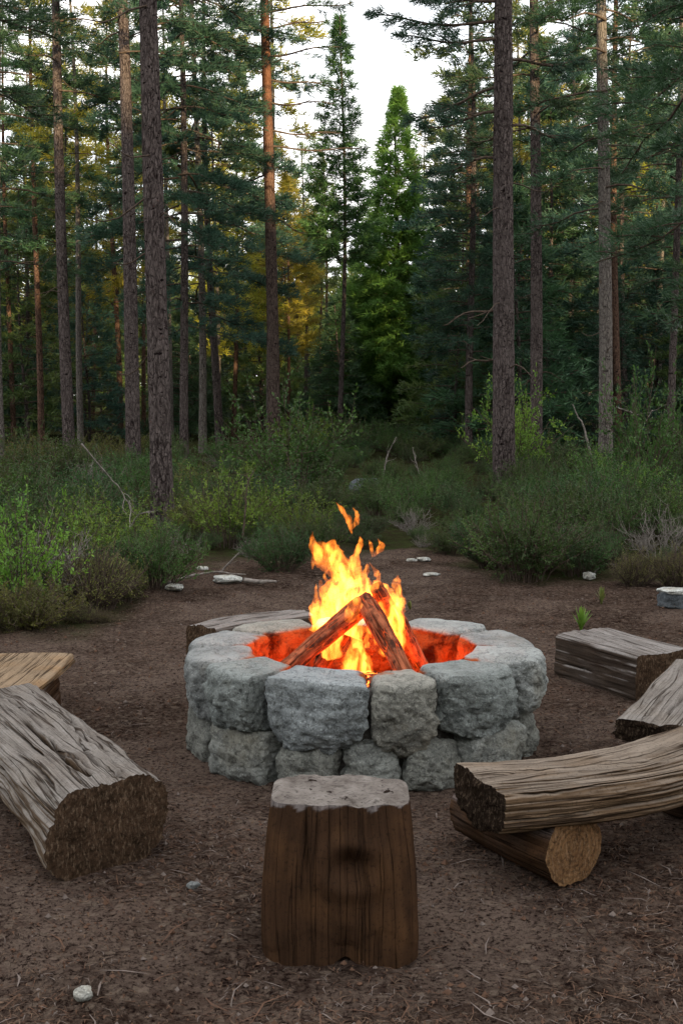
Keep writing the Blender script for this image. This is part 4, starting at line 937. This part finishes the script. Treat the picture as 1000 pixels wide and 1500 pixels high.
# centre stump seat
e = tag(empty('stump_seat', (0, 3.5, 0)), 'upright dark wooden block seat with a pale weathered top, in front of the fire pit', 'stump seat')
M_end_pale = mat_endgrain('pale_worn_top', (.34, .30, .30), (.27, .235, .235), 18, .006)
def stump():
    n, m = 170, 100; ph = np.arange(n) * 2 * PI / n; t = np.linspace(0, 1, m)[:, None]
    ex = 4.5; c, s_ = np.cos(ph)[None], np.sin(ph)[None]; r = 1 / (np.abs(c) ** ex + np.abs(s_) ** ex) ** (1 / ex)
    zt = -.03 + .47 * t
    hw = .200 + .016 * (1 - t) + .012 * np.sin((1 - t) * PI * .75); hd = .135 + .02 * np.sin((1 - t) * PI * .7)
    ux = hw * r * c; uy = hd * r * s_
    P = np.stack([ux - .003, 3.54 + uy - .02 * (1 - t), zt + 0 * ux], -1)
    d = norm(np.stack([r * c + 0 * t, r * s_ + 0 * t, 0 * ux], -1))
    X_ = P[..., 0].copy(); Z_ = P[..., 2].copy(); front = np.clip(-s_ * 1.3, 0, 1)
    q = P * np.array([1, 1, .22])
    disp = .012 * fbm(q * 5 + 3, 3) + .008 * np.abs(vnoise(q * np.array([20, 20, 9]) + 5)) + .0040 * vnoise(q * np.array([45, 45, 14]) + 1) + .0016 * vnoise(q * np.array([120, 120, 26]))
    for x0, w_, dp, z0 in ((-.100, .006, .028, .22), (.012, .005, .020, .34), (-.040, .003, .010, .30), (.085, .003, .008, .26)):
        xx = x0 + .005 * vnoise(np.stack([Z_ * 9, 0 * X_ + x0 * 50, 0 * X_], -1)); disp = disp - front * dp * np.exp(-((X_ - xx) / w_) ** 2) * np.clip((Z_ - z0) / .08, 0, 1)
    kd = np.hypot((X_ - .030) / .045, (Z_ - .265) / .036)
    disp = disp - front * .034 * np.exp(-kd ** 2) + front * .012 * np.exp(-((kd - 1.9) / .8) ** 2)
    # two rounded lobes at the foot with a notch between them
    lob = .014 * np.exp(-((X_ - .015) / .030) ** 2) + .012 * ((np.abs(X_) - .11) / .1) ** 2
    disp = disp - front * .025 * np.exp(-((X_ - .015) / .035) ** 2) * np.clip((.10 - Z_) / .08, 0, 1)
    disp = disp * (1 - .75 * np.clip((t - .80) / .2, 0, 1)); inset = front * .003 * np.clip((.055 + .035 * np.cos((np.abs(X_ - .015) - .10) * 26) - Z_) / .012, 0, 1); disp = disp - inset
    P = P + d * disp[..., None]
    lip = .005 * fbm(np.stack([X_ * 14, P[..., 1] * 6, 0 * X_], -1), 4) - .010 * np.exp(-((X_ - .05) / .035) ** 2) * front - .012 * front * np.clip((X_ - .13) / .05, 0, 1)
    P[..., 2] += lip * np.clip(t * 1.2 - .1, 0, 1) ** 3 + lob * front * np.clip(1 - t * 5, 0, 1)
    g = G(); s = P[..., 2]; per = np.cumsum(np.hypot(np.diff(P[..., 0], axis=1, append=P[:, :1, 0]), np.diff(P[..., 1], axis=1, append=P[:, :1, 1])), 1).mean(0)[None] + 0 * s
    g.add(P, [grid_faces(m, n, True)], 0, np.stack([s, per], -1))
    o1 = g.build('block', [M_w_stump], e); jag = .020 * fbm(np.stack([X_ * 40, P[..., 1] * 30, 0 * X_], -1), 3)
    wear(o1, lambda co, nn: np.clip((co[:, 2] - .428 + .010 * fbm(np.stack([co[:, 0] * 34, co[:, 1] * 34, 0 * co[:, 0]], -1), 3)) / .004, 0, 1)); into(o1, e)
    K = 46; rim = P[-1]; cc = rim.mean(0); fr = np.arange(0, K + 1) / K
    W_ = rim[None] + (cc - rim)[None] * fr[:, None, None]
    hz = .006 * fbm(W_ * 20, 4, .6) + .008 * np.clip(fr * 8, 0, 1)[:, None]
    for hx_, hy_, a_, b_, dp in ((-.012, 3.55, .022, .010, .022), (.012, 3.545, .018, .008, .020), (.028, 3.44, .012, .016, .022), (.004, 3.43, .012, .010, .018), (.155, 3.60, .010, .006, .014)):
        hz = hz - dp * np.exp(-np.hypot((W_[..., 0] - hx_) / a_, (W_[..., 1] - hy_) / b_) ** 4) * (vnoise(W_ * 90) > -.35)
    W_[..., 2] += hz * np.clip(fr * 12, 0, 1)[:, None]
    g = G(); g.add(W_, [grid_faces(K + 1, n, True)], 0, np.stack([W_[..., 0], W_[..., 1]], -1))
    o2 = g.build('worn_top', [M_stumptop], e); into(o2, e)
M_w_stump = mat_wood('stump_dark_wood', (.20, .175, .17), (.048, .026, .015), (.008, .006, .005), .7, .005, stain=(.090, .046, .022), stain_amt=.6, contrast=.45, checks=.35)
s = NT('stump_top_wood'); v = s.co('Object'); a_ = s.noise(v, 9, 7, .65); b_ = s.noise(s.co('Object', (1, 2.4, 1)), 48, 7, .75); k_ = s.noise(v, 26, 4, .6)
c = s.mix(s.ramp(a_, [(.35, 0.0), (.65, 1.0)]), (.12, .102, .090), (.235, .21, .19)); c = s.mix(s.ramp(b_, [(.36, .75), (.50, 0.0)]), c, (.05, .04, .038)); c = s.mix(s.ramp(k_, [(.31, 1.0), (.35, 0.0)]), c, (.02, .014, .012))
s.bsdf(c, .9, s.bump(b_, .007, 1.0, s.bump(a_, .02)), .15); M_stumptop = s.m
stump()

# right foreground curved seat on round logs
e = tag(empty('log_bench', (1.0, 4.3, 0)), 'curved tan half-log seat in the right foreground resting on a short round log', 'log seat')
loft('seat_log', e, [M_w_tan, M_end_char], [(.455, 3.985, .268), (.74, 4.085, .264), (1.03, 4.22, .262), (1.28, 4.40, .270), (1.55, 4.64, .285)],
     sup(lambda t: .195 + 0 * t, lambda t: .100 - .012 * t, 2.5, .62), n=260, m=160, seed=7.0,
     cracks=[(.62, .03, .022, .0, .75), (1.15, .025, .022, .0, .45), (1.75, .03, .016, .05, .9), (-.12, .03, .018, .0, .55), (.30, .02, .010, .3, 1.0), (1.45, .02, .012, .5, 1.0)], rough=.009, capamp=.010, weather=(.40, .95))
loft('support_log', e, [M_w_dark, M_end_rings], [(.765, 3.93, .116), (.62, 4.14, .118), (.50, 4.36, .118)], sup(.128, .124, 2.0), n=64, m=50, seed=8.0, rough=.005, capamp=.002, caps=(1, 1))
loft('support_log', e, [M_w_dark, M_end_dark], [(1.46, 4.35, .105), (1.22, 4.72, .105)], sup(.105, .105, 2.0), n=64, m=40, seed=9.0, rough=.005, capamp=.002)
# second curved seat behind it
e = tag(empty('log_bench', (1.5, 5.3, 0)), 'curved grey log seat behind the tan one, cut off by the right edge', 'log seat')
loft('seat_log', e, [M_w_grey, M_end_char], [(1.300, 4.93, .225), (1.42, 5.15, .235), (1.58, 5.45, .26), (1.78, 5.85, .28)],
     sup(.185, .065, 2.8, .6), n=110, m=100, seed=11.0, cracks=[(.9, .03, .03, .0, .6), (1.6, .03, .02, .2, 1.0), (2.0, .02, .02, 0, .5)], rough=.008, weather=(.2, .8))
loft('support_log', e, [M_w_dark, M_end_dark], [(1.52, 5.05, .08), (1.30, 5.25, .08)], sup(.09, .09, 2.0), n=48, m=30, seed=12.0, rough=.005)
loft('support_log', e, [M_w_dark, M_end_dark], [(1.82, 5.62, .10), (1.62, 5.78, .10)], sup(.10, .10, 2.0), n=48, m=30, seed=13.0, rough=.005)
# squared bench at the right back
o = loft('log_bench', None, [M_w_block, M_end_dark], [(1.395, 6.975, .115), (1.55, 6.68, .115), (1.71, 6.37, .115)], sup(.205, .142, 12.0), n=220, m=70, seed=15.0,
     cracks=[(1.2, .03, .012, .0, .9), (1.7, .02, .010, .1, 1.0), (2.0, .02, .008, .0, .6), (-.1, .03, .010, .1, .5)], rough=.005, capamp=.008, weather=(.3, .6))
local(o, (1.55, 6.68, 0)); tag(o, 'squared weathered log seat standing alone at the right of the clearing', 'log seat')
# squared bench half hidden behind the pit
o = loft('log_bench', None, [M_w_block, M_end_dark], [(-.72, 6.22, .19), (-.50, 6.44, .19), (-.22, 6.64, .19)], sup(.125, .238, 12.0), n=140, m=80, seed=17.0,
     cracks=[(1.3, .03, .014, .0, .9), (1.8, .02, .012, .1, 1.0)], rough=.006, capamp=.008, weather=(.3, .6))
local(o, (-.35, 6.62, 0)); tag(o, 'squared log seat mostly hidden behind the left of the fire pit', 'log seat')

# ------------------------------------------------------------------ loose stones and fallen wood
M_pale = mat_stone('quartz_pale', (1.9, 1.85, 1.8), 5.0); M_rockdark = mat_stone('rock_dark', (.42, .45, .50), 6.0)
def rock(px, py, wpx, hpx_, label, seed, mat=None, depth=.8, name='rock'):
    p = on_z(px, py); w = wpx / F * p.y; h = hpx_ / F * p.y
    o = lump(name, (p.x, p.y, h * .38), (w, w * depth, h), seed, mat or M_pale, label, 'rock', N=14, e=2.6, chips=10); return o
rock(122, 1462, 30, 20, 'small white stone lying alone on the soil in the bottom left corner', 501)
rock(256, 864, 26, 11, 'white stone farthest left of the pale stones at the edge of the thicket', 502)
rock(298, 838, 22, 10, 'small pale stone behind the two white stones left of the fire', 503)
rock(334, 853, 42, 14, 'largest flat pale stone at the edge of the thicket, left of the fire', 504)
rock(603, 823, 16, 6, 'pale stone at the far end of the clearing, left one of a close pair', 505)
rock(620, 822, 20, 7, 'pale stone at the far end of the clearing, right one of a close pair', 506)
rock(632, 843, 24, 5, 'flat pale stone sunk in the soil in front of the close pair', 507)
rock(862, 848, 18, 13, 'small rounded tan stone under the bushes on the right', 508)
rock(284, 1300, 22, 9, 'small flat grey stone on the soil between the left log and the stump', 509, M_stone[0])
rock(8, 1312, 20, 8, 'small pale stone at the left edge in front of the big log', 510)
rock(535, 722, 50, 24, 'grey boulder half sunk in the bushes behind the flames', 511, M_rockdark)
e = tag(empty('stone_block', on_z(984, 892)), 'squat dark stone with a whitish top at the right edge of the clearing', 'rock')
p0 = on_z(984, 892)
o = lump('base', (0, 0, .06), (.20, .15, .14), 520, M_rockdark, None, None, N=14, e=5); o.parent = e
o = lump('pale_top', (0, 0, .135), (.215, .165, .045), 521, M_pale, None, None, N=14, e=4); o.parent = e

def stick(pts, r, label, mat=M_deadtwig, seed=0, forks=0, cat='fallen branch', name='fallen_branch'):
    rs = np.random.RandomState(seed); g = G(); P = spline(pts, 24); tt = np.linspace(0, 1, 24); P = P + .10 * np.cumsum(rs.randn(24, 3), 0) * .06 * np.linalg.norm(P[-1] - P[0]) * np.sin(tt * PI)[:, None]
    r *= .75; tube(g, P, r * (1 - .65 * tt), 7, 0, True, rough=.15, seed=seed)
    for j in range(forks):
        u = int(rs.uniform(5, 20)); dv = norm(norm(P[min(u + 3, 23)] - P[u]) + rs.randn(3) * np.array([.7, .7, .5])); L = np.linalg.norm(P[-1] - P[0]) * rs.uniform(.15, .4); ts = np.linspace(0, 1, 9)
        Q = P[u] + dv * (L * ts)[:, None] + .05 * L * np.sin(ts * 5 + j)[:, None]; tube(g, Q, r * .5 * (1 - .75 * ts), 5, 0, True)
    o = g.build(name, mat); local(o, P[0]); tag(o, label, cat); return o
V3 = lambda v, z=0: (v.x, v.y, v.z + z)
stick([V3(on_z(358, 855), .03), V3(on_z(405, 857), .03)], .035, 'short thick grey stick lying on the soil right of the largest pale stone', seed=1)
stick([V3(on_z(246, 860), .03), V3(on_z(300, 845), .05), V3(on_z(360, 848), .04)], .018, 'thin fallen stick behind the row of pale stones left of the fire', seed=2)
stick([V3(at_y(120, 650, 11.8)), V3(at_y(185, 730, 12)), V3(at_y(190, 778, 11.6))], .011, 'bent pale branch arching through the bushes left of the thickest left trunk', seed=4, forks=4)
stick([V3(at_y(190, 775, 11.4)), V3(at_y(205, 755, 11.3)), V3(at_y(222, 750, 11.2))], .012, 'short forked grey twig at the foot of the thickest left trunk', seed=5, forks=3)
stick([V3(at_y(322, 840, 11)), V3(at_y(345, 816, 11)), V3(at_y(366, 799, 11.2))], .012, 'angular grey branch behind the pale stones', seed=6, forks=2)
stick([V3(at_y(355, 790, 12.2)), V3(at_y(362, 720, 12.2)), V3(at_y(372, 690, 12.3))], .013, 'dark upright dead sapling left of the flames', mat=M_twig, seed=7, forks=7, name='dead_sapling', cat='dead sapling')
stick([V3(at_y(865, 672, 23)), V3(at_y(855, 630, 23)), V3(at_y(838, 592, 23))], .035, 'pale leaning dead stem in front of the dark wood, left of the pale grey trunk', seed=8, name='dead_sapling', cat='dead sapling')
stick([V3(at_y(902, 596, 24)), V3(at_y(935, 606, 23)), V3(at_y(975, 592, 22))], .018, 'thin orange-brown dead bough across the gap right of the pale grey trunk', seed=9, forks=3)
stick([V3(at_y(560, 705, 21)), V3(at_y(566, 670, 21)), V3(at_y(580, 640, 21))], .016, 'upright dead twig left of the bare bush under the green fir', seed=10, forks=4, name='dead_sapling', cat='dead sapling')
stick([V3(at_y(618, 708, 20)), V3(at_y(612, 685, 20)), V3(at_y(604, 655, 20))], .016, 'forked dead stem right of the foot of the green fir', seed=11, forks=4, name='dead_sapling', cat='dead sapling')
stick([V3(at_y(870, 838, 10.8)), V3(at_y(885, 825, 10.9)), V3(at_y(905, 832, 11))], .014, 'crooked grey stick at the edge of the right-hand bushes', seed=12, forks=3)
stick([V3(on_z(5, 880), .08), V3(on_z(60, 872), .14), V3(on_z(110, 868), .18)], .014, 'pale twig lying across the dead bush on the left', seed=13, forks=2)

# ------------------------------------------------------------------ litter on the soil (uncountable)
def litter(name, n, L, w, mats, label, region, seed, curl=.15, lift=.004, thick=0.0):
    rs = np.random.RandomState(seed); (x0, x1, y0, y1) = region
    f = rs.rand(n); y = y0 + (y1 - y0) * f ** 1.5; x = (rs.rand(n) * 2 - 1) * (.36 * y + .3)
    clump = fbm(np.stack([x * 2.2, y * 2.2, 0 * x], -1) + seed, 3)
    keep = (np.hypot(x - PC[0], y - PC[1]) > .86) & (clump > rs.uniform(-.9, .5, n)); x, y = x[keep], y[keep]; n = len(x)
    z = ground_z(x, y) + lift; az = rs.rand(n) * 6.28; l = L * rs.uniform(.4, 1.3, n); ww = w * rs.uniform(.6, 1.4, n)
    d = np.stack([np.cos(az), np.sin(az), rs.uniform(-.08, .12, n)], -1); s_ = np.stack([-np.sin(az), np.cos(az), 0 * az], -1)
    P = np.stack([x, y, z], -1); b = (rs.uniform(-curl, curl, n) * l)[:, None] * s_
    up = np.array([0, 0, 1.0]) * (rs.uniform(0, 1, n) * ww * 1.2 + .002)[:, None]
    a0 = P - d * l[:, None] / 2; a2 = P + d * l[:, None] / 2; a1 = P + b + up; W_ = s_ * ww[:, None] / 2
    V = np.stack([a0 - W_ * .3, a0 + W_ * .3, a1 + W_, a1 - W_, a2 + W_ * .3, a2 - W_ * .3], 1).reshape(-1, 3)
    k = np.arange(n)[:, None] * 6
    f1 = k + np.array([0, 1, 2, 3]); f2 = k + np.array([3, 2, 4, 5])
    mi = rs.randint(0, len(mats), n)
    me = make_mesh(name, V, [f1, f2], None, [mi, mi], False)
    for m_ in mats: me.materials.append(m_)
    return tag(link(name, me), label, 'litter', kind='stuff')
def flat(name, c): return mat_plain(name, tuple(v * .7 for v in c), c, 30, .9, .001)
L1, L2, L3, L4 = flat('litter_tan', (.15, .10, .07)), flat('litter_brown', (.11, .065, .045)), flat('litter_grey', (.16, .13, .115)), flat('litter_dark', (.03, .02, .016))
litter('pine_needle_litter', 70000, .045, .0022, [L1, L2, L4, L4, L2, L3], 'fallen brown pine needles scattered over the soil', (0, 0, 2.5, 11.5), 1)
litter('leaf_litter', 14000, .011, .006, [L2, L4, L2, L1, L4, L2, L4], 'dry leaf and bark flakes scattered over the soil', (0, 0, 2.5, 13.5), 2, lift=.006)
litter('twig_litter', 900, .13, .005, [L2, L4, L3], 'short twigs lying over the soil', (0, 0, 2.5, 13), 3, lift=.006)
# crumbs of soil and gravel
rs = np.random.RandomState(9); n = 5200; y = 2.6 + 9.5 * rs.rand(n) ** 1.5; x = (rs.rand(n) * 2 - 1) * (.36 * y + .2)
k = np.hypot(x - PC[0], y - PC[1]) > .9; x, y = x[k], y[k]; n = len(x)
oct_ = np.array([[1, 0, 0], [-1, 0, 0], [0, 1, 0], [0, -1, 0], [0, 0, 1], [0, 0, -1]], float); of = np.array([[0, 2, 4], [2, 1, 4], [1, 3, 4], [3, 0, 4], [2, 0, 5], [1, 2, 5], [3, 1, 5], [0, 3, 5]])
sz = .0035 + .010 * rs.rand(n) ** 4; V = np.stack([x, y, ground_z(x, y) + .003], -1)[:, None] + oct_[None] * (sz[:, None] * rs.uniform(.6, 1.3, (n, 6)))[..., None]
me = make_mesh('gravel', V.reshape(-1, 3), [(np.arange(n)[:, None, None] * 6 + of[None]).reshape(-1, 3)], None, [np.repeat(rs.choice([0, 1, 1, 1, 1], n), 8)], False)
for m_ in (L3, L2, M_pale): me.materials.append(m_)
tag(link('gravel', me), 'crumbs of soil and gravel on the trodden ground', 'gravel', kind='stuff')
